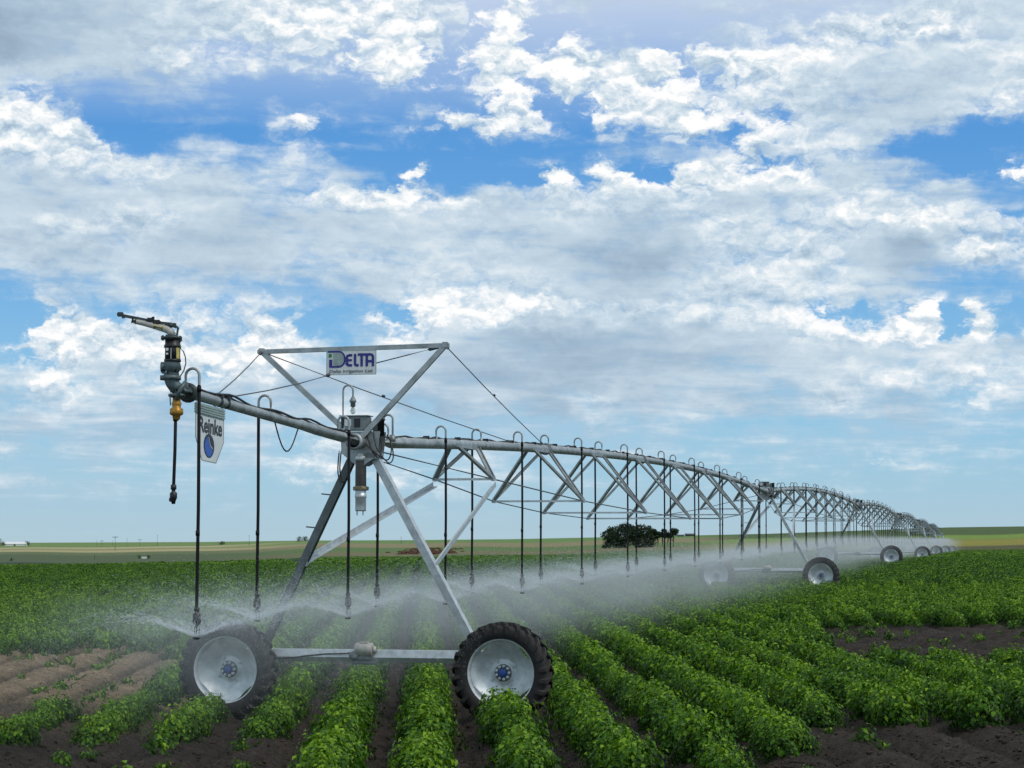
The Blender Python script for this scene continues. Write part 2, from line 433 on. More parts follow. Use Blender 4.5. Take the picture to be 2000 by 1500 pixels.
# ------------------------------------------------------------------ drive tower
def wheel_parts(parent, u):
    """wheel whose outer face looks down -s (towards the camera end)"""
    ax = Vector((0, -1, 0)); c = Vector((u + .07, -.10, .725))
    w = MB()
    w.lathe([(.470, -.10), (.488, -.10), (.492, .105), (.500, .125), (.486, .135), (.470, .128), (.464, .105), (.458, .0), (.456, -.12)], c, ax, 56)
    prof = [(.455, .045), (.435, .040), (.405, .022), (.30, -.030), (.205, -.075), (.165, -.085), (.150, -.055), (.135, -.045), (.0, -.045)]
    nn = 72; vs, fs = [], []
    for i, (r, h) in enumerate(prof):
        for k in range(nn):
            a = 2 * math.pi * k / nn
            rr = r - (.040 * max(0, math.cos(4 * (a - .75))) ** 1.5 if i == 0 else .028 * max(0, math.cos(4 * (a - .75))) ** 1.5 if i == 1 else 0)
            vs.append(c + ax * h + (Vector((1, 0, 0)) * math.cos(a) + Vector((0, 0, 1)) * math.sin(a)) * rr)
    fs = [[i * nn + k, i * nn + (k + 1) % nn, (i + 1) * nn + (k + 1) % nn, (i + 1) * nn + k] for i in range(len(prof) - 1) for k in range(nn)]
    w.add(vs, fs, True)
    rim = w.build('wheel', M['rim'], parent)
    t = MB()
    t.lathe([(.475, -.12), (.50, -.155), (.56, -.170), (.62, -.165), (.655, -.150), (.668, -.10), (.674, 0), (.668, .10), (.655, .150), (.62, .165), (.56, .170), (.50, .155), (.475, .12)], c, ax, 64)
    t.build('tyre', M['tyre'], rim)
    g = MB(); n = 24
    for k in range(n):
        for side in (-1, 1):
            a0 = 2 * math.pi * (k + (.5 if side > 0 else 0)) / n
            ring = []
            for (h, da, r0, r1) in ((.0, .135, .668, .722), (.09, .07, .664, .724), (.156, .0, .645, .714), (.184, -.03, .60, .672), (.186, -.045, .575, .60)):
                for dd in (-.033, .033):
                    a = a0 + da + dd * (.9 if h < .1 else 1.15)
                    for rr in (r0 - .01, r1):
                        q = c + ax * (h * side) + (Vector((1, 0, 0)) * math.cos(a) + Vector((0, 0, 1)) * math.sin(a)) * rr
                        ring.append(q)
            fs = []
            for i in range(4):
                o = i * 4
                fs += [[o + 1, o + 5, o + 7, o + 3], [o, o + 4, o + 5, o + 1], [o + 2, o + 3, o + 7, o + 6], [o, o + 2, o + 6, o + 4]]
            fs += [[0, 1, 3, 2], [16, 18, 19, 17]]
            g.add(ring, fs)
    g.build('tread', M['lug'], rim)
    h = MB()
    h.lathe([(.125, -.06), (.125, -.028), (.105, -.024), (.0, -.024)], c, ax, 28); h.build('hub', M['galv_dark'], rim)
    h = MB()
    for k in range(9):
        a = 2 * math.pi * k / 9
        q = c + (Vector((1, 0, 0)) * math.cos(a) + Vector((0, 0, 1)) * math.sin(a)) * .092
        h.lathe([(.023, -.026), (.023, .010), (.013, .014), (.013, .034), (0, .034)], q, ax, 6, False)
    h.build('bolt_ring', M['galv_light'], rim)
    for k in range(4):
        h = MB(); a = 2 * math.pi * (k + .35) / 4
        q = c + (Vector((1, 0, 0)) * math.cos(a) + Vector((0, 0, 1)) * math.sin(a)) * .195
        h.lathe([(.022, -.10), (.022, -.05), (0, -.05)], q, ax, 6, False); h.build('bolt', M['galv_light'], rim)
    k = MB(); k.lathe([(.060, -.02), (.062, .014), (.055, .028), (.03, .034), (0, .034)], c, ax, 20)
    k.build('hub_cap', M['cap'], rim)
    b = MB(); b.lathe([(.0, -.36), (.11, -.36), (.14, -.32), (.14, -.2), (.10, -.12), (.08, -.06), (.0, -.06)], c, ax, 16)
    b.box(c + Vector((0, .30, .0)), (.24, .18, .26), bev=.02)
    b.build('gearbox', M['darkiron'], parent)

BY = .27
BZ = .92   # base beam height
def make_tower():
    t = thing('drive_tower', '', 'irrigation tower')
    wheel_parts(t, -2.06); wheel_parts(t, 2.06)
    # base beam
    b = MB(); b.prism((-2.0, BY, BZ), (2.1, BY, BZ), [(-.085, -.015), (-.055, .095), (.055, .095), (.085, -.015), (.055, -.085), (-.055, -.085)])
    for sx in (-1, 1):
        b.box((sx * 2.0 + .07, BY, BZ - .13), (.30, .18, .14), bev=.01)
    b.build('base_beam', M['galv_light'], t)
    # drive motor with gear reducer
    m = MB(); m.lathe([(0, -.13), (.085, -.13), (.098, -.12), (.098, .12), (.085, .13), (0, .13)], (-.0, BY - .1, BZ + .10), (1, 0, 0), 20)
    m.lathe([(0, .13), (.045, .13), (.05, .17), (0, .18)], (-.0, BY - .1, BZ + .10), (1, 0, 0), 12)
    m.box((.0, BY - .1, BZ + .20), (.12, .09, .03), bev=.008)
    m.build('drive_motor', M['motor'], t)
    m = MB(); m.box((0, BY - .08, BZ - .09), (.40, .10, .06), bev=.02); m.lathe([(0, -.08), (.06, -.08), (.07, 0), (.06, .08), (0, .08)], (-.15, BY - .1, BZ + .01), (0, 1, 0), 16)
    m.box((0, BY - .10, BZ - .01), (.22, .08, .09), bev=.015)
    m.build('gear_reducer', M['boxgrey'], t)
    c = MB(); c.tube([(x_, BY + y_ - .10, BZ + z_) for x_, y_, z_ in ((-1.5, .0, -.02), (-1.3, .0, -.04), (-1.1, .0, -.03), (-.9, .005, .0), (-.6, .02, .03), (-.3, .0, .04), (-.13, -.03, .06))], .011, 6)
    c.build('motor_cable', M['cable'], t)
    # legs
    for sx, xb in ((-1, -1.62), (1, 1.72)):
        l = MB(); top = Vector((sx * .12, .10, PIPE_Z - .10)); bot = Vector((xb, BY, BZ + .02))
        w = .15
        l.prism(bot, top, [(-w / 2, -.05), (w / 2, -.05), (w / 2, .06), (w / 2 - .014, .06), (w / 2 - .014, -.036), (-w / 2 + .014, -.036), (-w / 2 + .014, .06), (-w / 2, .06)], up=(sx * -1.0, 0, .3))
        l.build('leg', M['galv_light'] if sx > 0 else M['galv_dark'], t)  # sunlit right leg and shaded left leg put into the steel colour
        # brace to the first truss joint
        k = .37 if sx < 0 else .36
        q = bot.lerp(top, .43 + (.02 if sx < 0 else 0)) + Vector((0, .03, 0))
        node = Vector((sx * .54, 6.25, PIPE_Z + .03 - .50))
        b = MB(); b.angle(q, node, .085, .012, flip=-sx); b.box(q, (.09, .08, .12), bev=.01)
        b.build('truss_brace', M['galv_light'], t)
    # ladder pegs on the left leg
    bot, top = Vector((-1.62, BY, BZ)), Vector((-.12, .1, PIPE_Z - .1))
    for f in (.30, .46, .62, .78):
        q = bot.lerp(top, f); s = MB(); s.bar(q, q + Vector((-.20, -.02, .02)), .03, .02)
        s.build('climbing_peg', M['galv_dark'], t)
    # top plates that clasp the pipe
    p = MB()
    for yy in (-.10, .22):
        p.add([(-.30, yy, PIPE_Z + .16), (.30, yy, PIPE_Z + .16), (.26, yy, PIPE_Z - .20), (.05, yy, PIPE_Z - .34), (-.05, yy, PIPE_Z - .34), (-.28, yy, PIPE_Z - .16),
               (-.30, yy + .014, PIPE_Z + .16), (.30, yy + .014, PIPE_Z + .16), (.26, yy + .014, PIPE_Z - .20), (.05, yy + .014, PIPE_Z - .34), (-.05, yy + .014, PIPE_Z - .34), (-.28, yy + .014, PIPE_Z - .16)],
              [[0, 1, 2, 3, 4, 5], [11, 10, 9, 8, 7, 6]] + [[i, i + 6, (i + 1) % 6 + 6, (i + 1) % 6] for i in range(6)])
    p.box((0, .06, PIPE_Z + .135), (.55, .30, .02)); p.box((.16, .06, PIPE_Z - .19), (.20, .32, .10), bev=.01)
    p.lathe([(.09, -.42), (.125, -.42), (.125, -.36), (.10, -.355), (.10, .35), (.13, .355), (.13, .41), (.09, .41)], (0, 0, PIPE_Z), (0, 1, 0), 20)
    for xx in (-.2, -.07, .09, .21):
        p.lathe([(.014, 0), (.014, .02), (0, .02)], (xx, -.10, PIPE_Z + .05), (0, -1, 0), 6, False)
    p.build('top_plate', M['galv'], t)
    # control box
    x = MB(); x.box((-.08, -.03, PIPE_Z + .275), (.40, .24, .20), bev=.012); x.box((.20, .12, PIPE_Z + .25), (.14, .16, .18), bev=.02)
    x.box((-.08, -.03, PIPE_Z + .385), (.44, .28, .016), bev=.004)
    cb = x.build('control_box', M['boxgrey'], t)
    x = MB(); x.box((-.17, -.155, PIPE_Z + .285), (.10, .012, .10), bev=.003); x.build('box_label', M['sign'], cb)
    x = MB(); x.box((-.03, -.155, PIPE_Z + .28), (.09, .014, .13), bev=.003); x.build('box_vent', M['black'], cb); x = MB(); x.box((-.25, -.155, PIPE_Z + .28), (.035, .014, .15), bev=.003); x.build('box_vent', M['black'], cb)
    x = MB(); x.lathe([(.0, .0), (.05, .0), (.05, .22), (.065, .225), (.065, .245), (0, .25)], (.27, .06, PIPE_Z + .1), (0, 0, 1), 14)
    x.build('riser_stub', M['black'], cb)
    # loose cables
    c = MB()
    for (pts) in ([(.1, -.11, PIPE_Z + .12), (.16, -.16, PIPE_Z - .02), (.22, -.16, PIPE_Z - .16), (.30, -.12, PIPE_Z - .22), (.30, .0, PIPE_Z - .05), (.24, .02, PIPE_Z + .14)],
                  [(.2, -.11, PIPE_Z + .14), (.28, -.18, PIPE_Z - .10), (.44, -.16, PIPE_Z - .30), (.50, -.1, PIPE_Z - .24), (.44, .05, PIPE_Z - .05), (.36, .08, PIPE_Z + .12)],
                  [(.05, -.11, PIPE_Z + .1), (.12, -.17, PIPE_Z - .04), (.40, -.15, PIPE_Z - .26), (.47, -.1, PIPE_Z - .15), (.40, .1, PIPE_Z + .06)],
                  [(-.33, -.05, PIPE_Z - .12), (-.34, -.08, PIPE_Z - .4), (-.30, -.1, PIPE_Z - .56), (-.24, -.1, PIPE_Z - .58)],
                  [(-.30, -.05, PIPE_Z - .12), (-.31, -.08, PIPE_Z - .38), (-.27, -.1, PIPE_Z - .55), (-.22, -.1, PIPE_Z - .57)]):
        sm = []
        for i in range(len(pts) - 1):
            p0, p1, p2, p3 = [Vector(pts[max(0, min(len(pts) - 1, i + d))]) for d in (-1, 0, 1, 2)]
            for k in range(6):
                tt = k / 6
                sm.append(.5 * ((2 * p1) + (p2 - p0) * tt + (2 * p0 - 5 * p1 + 4 * p2 - p3) * tt ** 2 + (-p0 + 3 * p1 - 3 * p2 + p3) * tt ** 3))
        sm.append(Vector(pts[-1])); c = MB(); c.tube(sm, .010, 6); c.build('cable_loop', M['cable'], t)
    return t

tower = make_tower()
tower_labels = [
    'nearest irrigation tower, two big galvanised wheels with blue hubs and a V mast on top',
    'second tower back, its left wheel veiled by spray and its right wheel clear',
    'third tower along the pipe, small wheel at the edge of the mist',
    'fourth tower, distant wheel just right of the third tower\'s wheel',
    'fifth tower, distant wheel fourth from the far end of the wheel line',
    'sixth tower, tiny wheel beside the last one in the mist',
    'farthest tower, the smallest wheel at the right end of the machine']
for i in range(7):
    t = tower if i == 0 else copy_tree(tower)
    h = ANG if i < 1 else math.atan2(TX[i] - TX[i - 1], TY[i] - TY[i - 1])
    t.location = (TX[i], TY[i], TZ[i]); t.rotation_euler = (0, 0, -h)
    tag(t, tower_labels[i].replace("fourth from the far end of the wheel line", "between the fourth tower and the two tiniest"), 'irrigation tower', 'drive towers of the irrigation machine')

# mast, cables: parts of the nearest tower
tipL, tipR = Vector((-1.55, 0, PIPE_Z + 1.36)), Vector((1.25, 0, PIPE_Z + 1.40))
for tip, foot in ((tipL, Vector((-.22, -.13, PIPE_Z + .18))), (tipR, Vector((.02, -.15, PIPE_Z + .05)))):
    b = MB(); b.bar(foot, tip, .075, .06, up=(0, 1, 0)); b.box(tip, (.12, .09, .10), bev=.02); b.build('mast_arm', M['galv'], tower)
b = MB(); b.bar(tipL + Vector((.05, 0, 0)), tipR - Vector((.05, 0, 0)), .06, .065); b.build('mast_bar', M['galv'], tower)
def zpipe(t): return 4 * .45 * t * (1 - t)
SL = math.atan2(TZ[1] - TZ[0], L)
def span_pt(s): return PIPE_Z + zpipe(s / L) + s * math.tan(SL)
def ovh(s): return PIPE_Z + .27 * (-s / 7.1)
for p, q in ((tipL, Vector((-.02, -6.05, ovh(-6.0) + .07))), (tipR, Vector((-.50, .045, PIPE_Z + 1.005))), (Vector((-.50, .045, PIPE_Z + 1.005)), Vector((.03, -5.8, ovh(-5.8) + .07))), (tipL, Vector((-.06, 10.2, span_pt(10.2) + .1))), (tipR, Vector((.06, 12.6, span_pt(12.6) + .1)))):
    b = MB(); sg_ = Vector((0, 0, .025 if (q - p).length > 3 else 0)); b.tube([p, p.lerp(q, .33) - sg_, p.lerp(q, .66) - sg_, q], .0085, 6)
    d = (q - p).normalized()
    b.lathe([(0, 0), (.025, .02), (.025, .16), (0, .2)], p + d * .08, d, 8)
    if (q - p).length > 8: b.lathe([(0, 0), (.018, .02), (.018, .10), (0, .12)], p.lerp(q, .42), d, 8)
    b.lathe([(0, 0), (.02, .02), (.02, .12), (0, .15)], q - d * .2, d, 8)
    b.build('guy_cable', M['wire'], tower)
# short hooked relief fitting beside the box
b = MB(); b.tube([(0.22, .3, PIPE_Z - .08 + .30), (0.24, .3, PIPE_Z - .08 + .42)] + [(0.31 - .07 * math.cos(k * math.pi / 6), .3, PIPE_Z - .08 + .44 + .06 * math.sin(k * math.pi / 6)) for k in range(7)] + [(0.38, .3, PIPE_Z - .08 + .2)], .016, 8)
b.lathe([(0, 0), (.04, 0), (.045, .05), (.03, .10), (0, .1)], (0.38, .3, PIPE_Z - .08 + .1), (0, 0, 1), 10); b.bar((0.30, .3, PIPE_Z - .08 + .16), (0.46, .3, PIPE_Z - .08 + .16), .02)
b.build('relief_hook', M['galv'], tower)

# ------------------------------------------------------------------ truss spans
NH = [.60, 1.06, 1.36, 1.53, 1.53, 1.36, 1.06, .60]
def make_span():
    t = thing('truss_span', '', 'truss span')
    pz = lambda s: PIPE_Z + zpipe(s / L)
    b = MB(); b.tube([(0, s, pz(s)) for s in np.linspace(.35, L - .35, 46)], .084, 16)
    for s in (.8, 13.2, 25.5, 37.5, 49.5):
        b.tube([(0, s, pz(s)), (0, s + .06, pz(s + .06))], .125, 16)
    b.build('pipe', M['galv'], t)
    c = MB(); pts = []
    for s in np.arange(.3, L - .2, .45):
        pts.append((.03 * math.sin(s * 2.1) - .01, s, pz(s) + .092 + .012 * math.sin(s * 3.3) + .010 * math.sin(s * 7.7)))
    c.tube(pts, .017, 6)
    for s in np.arange(1.6, L - 1, 2.1): c.box((0, s, pz(s) + .10), (.10, .03, .05))
    c.build('power_cable', M['cable'], t)
    nodes = {-1: [], 1: []}
    for j in range(8):
        s = (j + 1) * L / 9
        for sx in (-1, 1):
            n = Vector((sx * .87 * NH[j], s, pz(s) - NH[j])); nodes[sx].append(n)
            for ds in (-.72, .72):
                a = Vector((sx * .06, s + ds, pz(s + ds) - .03))
                b = MB(); b.prism(a, n, [(-.042, -.012), (.042, -.012), (.042, .028), (.034, .028), (.034, -.002), (-.034, -.002), (-.034, .028), (-.042, .028)])
                b.build('brace', M['galv'], t)
        b = MB(); b.bar(nodes[-1][j], nodes[1][j], .045, .04)
        for sx in (-1, 1): b.box(nodes[sx][j], (.07, .12, .07), bev=.01)
        b.build('cross_strut', M['galv_light'], t)
        b = MB()
        for sx in (-1, 1): b.box((sx * .075, s, pz(s) - .035), (.02, 1.7, .07))
        b.build('brace_bracket', M['galv'], t)
    for sx in (-1, 1):
        b = MB(); b.tube([Vector((sx * .20, .15, PIPE_Z - .12))] + nodes[sx] + [Vector((sx * .20, L - .15, PIPE_Z - .12))], .012, 6)
        b.build('truss_rod', M['wire'], t)
    return t
span = make_span()
span_labels = ['nearest arched truss span, between the large tower and the second tower',
               'second arched truss span, rising just right of the second tower',
               'third truss span, between the third and fourth towers',
               'fourth truss span, small arch behind the fourth tower',
               'fifth truss span, small distant arch',
               'farthest truss span, at the right end of the machine']
for i in range(6):
    t = span if i == 0 else copy_tree(span)
    dx, dy, dz = TX[i + 1] - TX[i], TY[i + 1] - TY[i], TZ[i + 1] - TZ[i]
    t.location = (TX[i], TY[i], TZ[i]); t.rotation_euler = (math.atan2(dz, L), 0, -math.atan2(dx, dy))
    tag(t, span_labels[i], 'truss span', 'truss spans of the irrigation machine')

# ------------------------------------------------------------------ overhang pipe
ov = thing('overhang_pipe', 'thin grey pipe overhanging to the left, from the tower to the end gun', 'pipe', T1, -ANG)
b = MB(); b.tube([(0, s, ovh(s)) for s in np.linspace(-.35, -7.05, 12)], [.075] * 4 + [.062] * 8, 16); b.build('pipe', M['galv'], ov)
c = MB(); pts = []
for s in np.arange(-.3, -6.9, -.22):
    pts.append((.02 * math.sin(s * 3) + .03, s, ovh(s) + .07 + .012 * math.sin(s * 4.3) + .03 * max(0, math.sin(s * 1.9)) ** 3)); 
c.tube(pts, .015, 6)
c.tube([(p[0] - .05, p[1], p[2] + .012 * math.sin(p[1] * 6) - .01) for p in pts], .012, 6)
c.tube([(.07, -3.2 - .95 * k / 10, ovh(-3.2) - .08 - .34 * math.sin(math.pi * k / 10) + .05 * k / 10) for k in range(11)], .010, 6)
c.build('power_cable', M['cable'], ov)
b = MB()
for s in (-5.8, -6.05): b.box((0, s, ovh(s) + .055), (.15, .06, .06), bev=.01); b.lathe([(.07, -.03), (.07, .03)], (0, s, ovh(s)), (0, 1, 0), 14)
b.lathe([(.06, -.05), (.115, -.05), (.115, -.02), (.06, -.02)], (0, -7.05, ovh(-7.05)), (0, -1, 0), 18)
b.build('clamp', M['darkiron'], ov)

# ------------------------------------------------------------------ drop hoses with sprinklers
def drop_mesh(side, length, detail=True):
    """origin at the pipe outlet; the hose hangs on side*u"""
    r = .082
    g = [Vector((0, 0, 0)), Vector((0, 0, .11))] + [Vector((side * r * (1 - math.cos(k * math.pi / 8)), 0, .13 + r * math.sin(k * math.pi / 8))) for k in range(9)] + [Vector((side * 2 * r, 0, -.02))]
    a = MB(); a.tube(g, .017, 8); a.lathe([(0, -.02), (.03, -.02), (.03, .04), (0, .04)], (0, 0, 0), (0, 0, 1), 8)
    h = MB(); x = side * 2 * r
    h.tube([(x, 0, .02), (x, 0, -.05), (x + .004, .004, -length * .5), (x - .004, 0, -length + .15)], .021, 8)
    h.lathe([(0, 0), (.026, 0), (.026, .07), (0, .07)], (x, 0, -.06), (0, 0, 1), 8)
    h.lathe([(0, 0), (.026, 0), (.026, .06), (0, .06)], (x, 0, -length * .63), (0, 0, 1), 8)
    s = MB(); z = -length
    s.lathe([(0, .19), (.028, .19), (.036, .17), (.036, .155), (.026, .15), (.026, .13), (.045, .12), (.050, .03), (.040, .0), (.018, -.012), (.018, -.045), (0, -.045)], (x, 0, z), (0, 0, 1), 12)
    for k in range(3):
        an = 2 * math.pi * k / 3
        q = Vector((math.cos(an) * .03, math.sin(an) * .03, 0))
        s.bar(Vector((x, 0, z - .02)) + q, Vector((x, 0, z - .15)) + q, .008)
    s.lathe([(0, -.145), (.038, -.15), (.045, -.16), (.03, -.175), (0, -.178)], (x, 0, z), (0, 0, 1), 12)
    return a, h, s
def drop_proto(side, length):
    t = thing('drop_sprinkler', '', 'drop sprinkler')
    a, h, s = drop_mesh(side, length)
    a.build('gooseneck', M['galv'], t); h.build('hose', M['hose'], t); s.build('sprinkler_head', M['black'], t)
    return t
def drop_far(side, length):
    a, h, s = drop_mesh(side, length)
    m = MB(); m.add(h.v, h.f, True); m.add(s.v, s.f, True)
    o = MB(); o.add(a.v, a.f, True)
    x = m.build('drop_sprinkler', M['hose']); 
    return x
RIGHT = [4.3, 10.2, 16.3, 22.3, 28.3, 34.3, 40.3, 46.3, 52.3]
LEFT = [1.4, 7.5, 13.5, 19.7, 25.6, 31.6, 37.6, 43.6, 49.6, 54.9]
near_labels = {
    (-1, -7.1): 'long black drop hose at the left, passing in front of the white drop-logo sign',
    (-1, -4.1): 'black drop hose second from the left, over the right edge of the left wheel',
    (-1, -1.2): 'black drop hose crossing just left of the hanging sand trap under the tower',
    (0, 1.4): 'black drop hose between the hanging sand trap and the bright right leg',
    (0, 4.3): 'black drop hose first to the right of the tower, ending behind the right leg',
    (0, 7.5): 'black drop hose hanging through the first pair of truss braces',
    (0, 10.2): 'black drop hose third to the right of the near tower',
    (0, 13.5): 'black drop hose fourth to the right of the near tower, beside the guy cable anchor',
    (0, 16.3): 'black drop hose fifth right of the tower, second hose left of the tree clump',
    (0, 19.7): 'black drop hose sixth right of the tower, just left of the dense tree clump',
    (0, 22.3): 'black drop hose in front of the middle of the tree clump',
    (0, 25.6): 'black drop hose in front of the right part of the dense trees',
    (0, 28.3): 'black drop hose in front of the loose trees right of the dense clump',
    (0, 31.6): 'black drop hose at the right edge of the rightmost loose tree'}
protos, NOZ = {}, []
def place_drop(i, s, side):
    if i < 0:
        base = T1 + P * s + Vector((0, 0, ovh(s))); h = ANG; ground = gz(base.x, base.y)
    else:
        d = Vector((TX[i + 1] - TX[i], TY[i + 1] - TY[i], TZ[i + 1] - TZ[i])); h = math.atan2(d.x, d.y)
        base = Vector((TX[i], TY[i], TZ[i] + PIPE_Z + zpipe(s / L))) + d * (s / L)
    zg = float(z_field(base.x, base.y))
    rad = .06 if i < 0 else .08
    nz = zg + 1.69 + (.0 if side > 0 else .06)
    base = base + Vector((0, 0, rad))
    ln = round((base.z - nz) * 20) / 20
    key = (side, ln)
    if key not in protos:
        protos[key] = drop_proto(side, ln); o = protos[key]
    else:
        o = copy_tree(protos[key])
    o.location = base; o.rotation_euler = (0, 0, -h)
    lab = near_labels.get((i, s))
    g = 'drop sprinklers along the irrigation pipe'
    if lab is None:
        ordn = ['nearest', 'second', 'third', 'fourth', 'fifth', 'farthest'][i]
        lab = f'thin dark drop hose hanging from the {ordn} truss span' + (', right of the tree clump' if i == 0 else '')
        g = f'drop sprinklers on the {ordn} span'
    tag(o, lab, 'drop sprinkler', g)
    uu = Vector((math.cos(h), -math.sin(h), 0))
    NOZ.append((base + uu * side * .165 + Vector((0, 0, -ln - .16)), i))
for s, sd in ((-7.1, 1), (-4.1, -1), (-1.2, 1)): place_drop(-1, s, sd)
for i in range(6):
    for s in RIGHT: place_drop(i, s, 1)
    for s in LEFT: place_drop(i, s, -1)

# ------------------------------------------------------------------ sand trap under the near tower
st = thing('sand_trap', 'hanging cylindrical sand trap with dark bowl and grey lower cup under the tower', 'sand trap', loc(.0, -.05, 3.26), -ANG)
b = MB(); b.tube([(.0, .05, .72), (0, .03, .64), (0, 0, .55)], .07, 16); b.lathe([(.07, .38), (.088, .38), (.092, .41), (.092, .44), (.06, .46)], (0, 0, .12), (0, 0, 1), 22)
b.build('collar', M['galv_light'], st)
b = MB(); b.lathe([(.080, .0), (.082, .02), (.080, .38), (.075, .40)], (0, 0, .11), (0, 0, 1), 22); b.build('bowl', M['amber'], st)
b = MB(); b.lathe([(.08, .02), (.102, .02), (.106, .035), (.106, .07), (.09, .085), (.08, .085)], (0, 0, .05), (0, 0, 1), 22)
for k in range(6): b.box((math.cos(k) * .10, math.sin(k) * .10, .10), (.035, .035, .05))
b.build('clamp_ring', M['ring'], st)
b = MB(); b.lathe([(.0, -.24), (.076, -.24), (.079, -.22), (.079, -.05), (.086, -.04), (.086, .0), (.079, .005), (.079, .06)], (0, 0, .01), (0, 0, 1), 22)
for dx in (-.045, .045): b.bar((dx, -.03, -.23), (dx, -.03, -.29), .018)
b.build('cup', M['galv_light'], st)

# ------------------------------------------------------------------ gooseneck lamp
lp = thing('gooseneck_lamp', 'unlit bulb on a hooked grey pipe above the tower control box', 'lamp', loc(-.26, -.1, PIPE_Z + .02), -ANG)
b = MB(); rr = .075
b.tube([(0, 0, 0), (0, 0, .70)] + [(rr * (1 - math.cos(k * math.pi / 8)), 0, .74 + rr * math.sin(k * math.pi / 8)) for k in range(9)] + [(2 * rr, 0, .64)], .015, 8); b.build('lamp_pole', M['galv'], lp)
b = MB(); b.lathe([(0, .16), (.02, .15), (.045, .10), (.05, .09), (.05, .065), (.036, .06), (.036, .0), (0, 0)], (2 * rr, 0, .50), (0, 0, 1), 16); b.build('socket', M['boxgrey'], lp)
b = MB(); b.lathe([(.018, .0), (.024, -.02), (.036, -.05), (.038, -.07), (.030, -.095), (.012, -.108), (0, -.11)], (2 * rr, 0, .50), (0, 0, 1), 16); b.build('bulb', M['glass'], lp)

# ------------------------------------------------------------------ dealer sign on the mast bar
en = -P; ex = U.copy(); ey = Vector((0, 0, 1))
sc = .752 / 403
sg = thing('dealer_sign', 'small white rectangular sign with blue lettering, hung from the mast bar', 'sign', loc(-.53 + .0, -.045, PIPE_Z + 1.36 - .01 - .35))
o0 = loc(-.53, -.045, PIPE_Z + 1.36 - .01) - Vector(sg.location)
b = MB(); b.poly([(0, 0), (.752, 0), (.752, -.355), (0, -.355)], o0, ex, ey, en, -.006, .0); b.build('board', M['sign'], sg)
b = MB()
W, H = .752, .355
for p, q in (((0, 0), (W, 0)), ((W, 0), (W, -H)), ((W, -H), (0, -H)), ((0, -H), (0, 0))): b.ribbon([p, q], .010, o0, ex, ey, en, .002)
b.build('trim', M['sign_edge'], sg)
def zz(pts): return [((x - 612) * sc, -(y - 165) * sc) for x, y in pts]
def arc(cx, cy, rx, ry, a0, a1, n=8): return [(cx + rx * math.cos(R(a0 + (a1 - a0) * k / n)), cy + ry * math.sin(R(a0 + (a1 - a0) * k / n))) for k in range(n + 1)]
b = MB(); tw = 20 * sc
b.poly(zz([(664, 186), (716, 186), (735, 196), (748, 216), (750, 240), (742, 262), (724, 280), (706, 284), (664, 280)]), o0, ex, ey, en, .0005, .0015); b.build('grey_panel', M['sign_edge'], sg)
b = MB()
b.ribbon(zz([(645, 234), (645, 299)]), 26 * sc, o0, ex, ey, en)
b.ribbon(zz([(634, 292), (712, 292)] + arc(710, 233, 51, 59, 90, 15, 8)), 15 * sc, o0, ex, ey, en, .0045)
b.ribbon(zz(arc(708, 233, 53, 60, 20, -90, 10) + [(620, 173)]), 14 * sc, o0, ex, ey, en, .0050)
b.ribbon(zz([(821, 203), (795, 203)] + arc(796, 219, 18, 16, -90, -180, 4) + [(778, 266)] + arc(796, 266, 18, 16, 180, 90, 4) + [(821, 282)]), tw, o0, ex, ey, en)
b.ribbon(zz([(778, 242), (819, 242)]), tw * .9, o0, ex, ey, en, .005)
b.ribbon(zz([(844, 193), (844, 268)] + arc(858, 270, 14, 13, 180, 90, 4) + [(874, 283)]), tw, o0, ex, ey, en)
b.ribbon(zz([(866, 199), (965, 199)] + arc(968, 221, 22, 22, -90, 0, 5) + [(990, 293)]), tw, o0, ex, ey, en); b.ribbon(zz([(898, 199), (898, 293)]), tw, o0, ex, ey, en, .005)
b.ribbon(zz([(940, 199), (940, 293)]), tw, o0, ex, ey, en, .0052)
b.ribbon(zz([(940, 252), (990, 252)]), tw, o0, ex, ey, en, .0055)
b.build('lettering', M['blue'], sg)
b = MB(); b.ribbon(zz([(628, 204), (654, 204)]), 28 * sc, o0, ex, ey, en); b.build('green_dot', M['green'], sg)
text('small_lettering', 'Delta Irrigation Ltd.', .062, M['greyink'], sg, o0 + ex * (20 * sc) + ey * (-(338 - 165) * sc), ex, ey, en, bold=.0014, shear=.15, width=360 * sc, h=.003)

# ------------------------------------------------------------------ maker's sign under the overhang
s0 = -6.90
ms = thing('hanging_sign', 'white tapered hanging sign with bold black lettering and blue drop oval, under the pipe', 'sign', loc(.05, s0, ovh(s0) - .08))
ex2 = (loc(0, s0 + 1, ovh(s0 + 1)) - loc(0, s0, ovh(s0))).normalized(); ey2 = Vector((0, 0, 1)); en2 = U.copy()
o2 = Vector((0, 0, -.01)); w = .93
b = MB(); b.poly([(0, -.10), (w, -.10), (w, -.40), (.73 * w, -.66), (.23 * w, -.66), (0, -.40)], o2, ex2, ey2, en2, -.006, 0); b.build('board', M['sign'], ms)
b = MB()
P6 = [(0, -.10), (w, -.10), (w, -.40), (.73 * w, -.66), (.23 * w, -.66), (0, -.40), (0, -.10)]
b.ribbon(P6, .014, o2, ex2, ey2, en2, .003); b.build('trim', M['sign_edge'], ms)
b = MB()
for k in range(4): b.box(o2 + ex2 * (w * .5) + ey2 * (-.025 - .028 * k) , (.034, w * 1.02, .018), Matrix.Rotation(-ANG, 3, 'Z') @ Matrix.Rotation(math.asin(ex2.z), 3, 'X'))
b.box(o2 + ex2 * (w * .5) + ey2 * (-.065), (.016, w, .13), Matrix.Rotation(-ANG, 3, 'Z') @ Matrix.Rotation(math.asin(ex2.z), 3, 'X'))
b.build('hanger_rail', M['sign_edge'], ms)
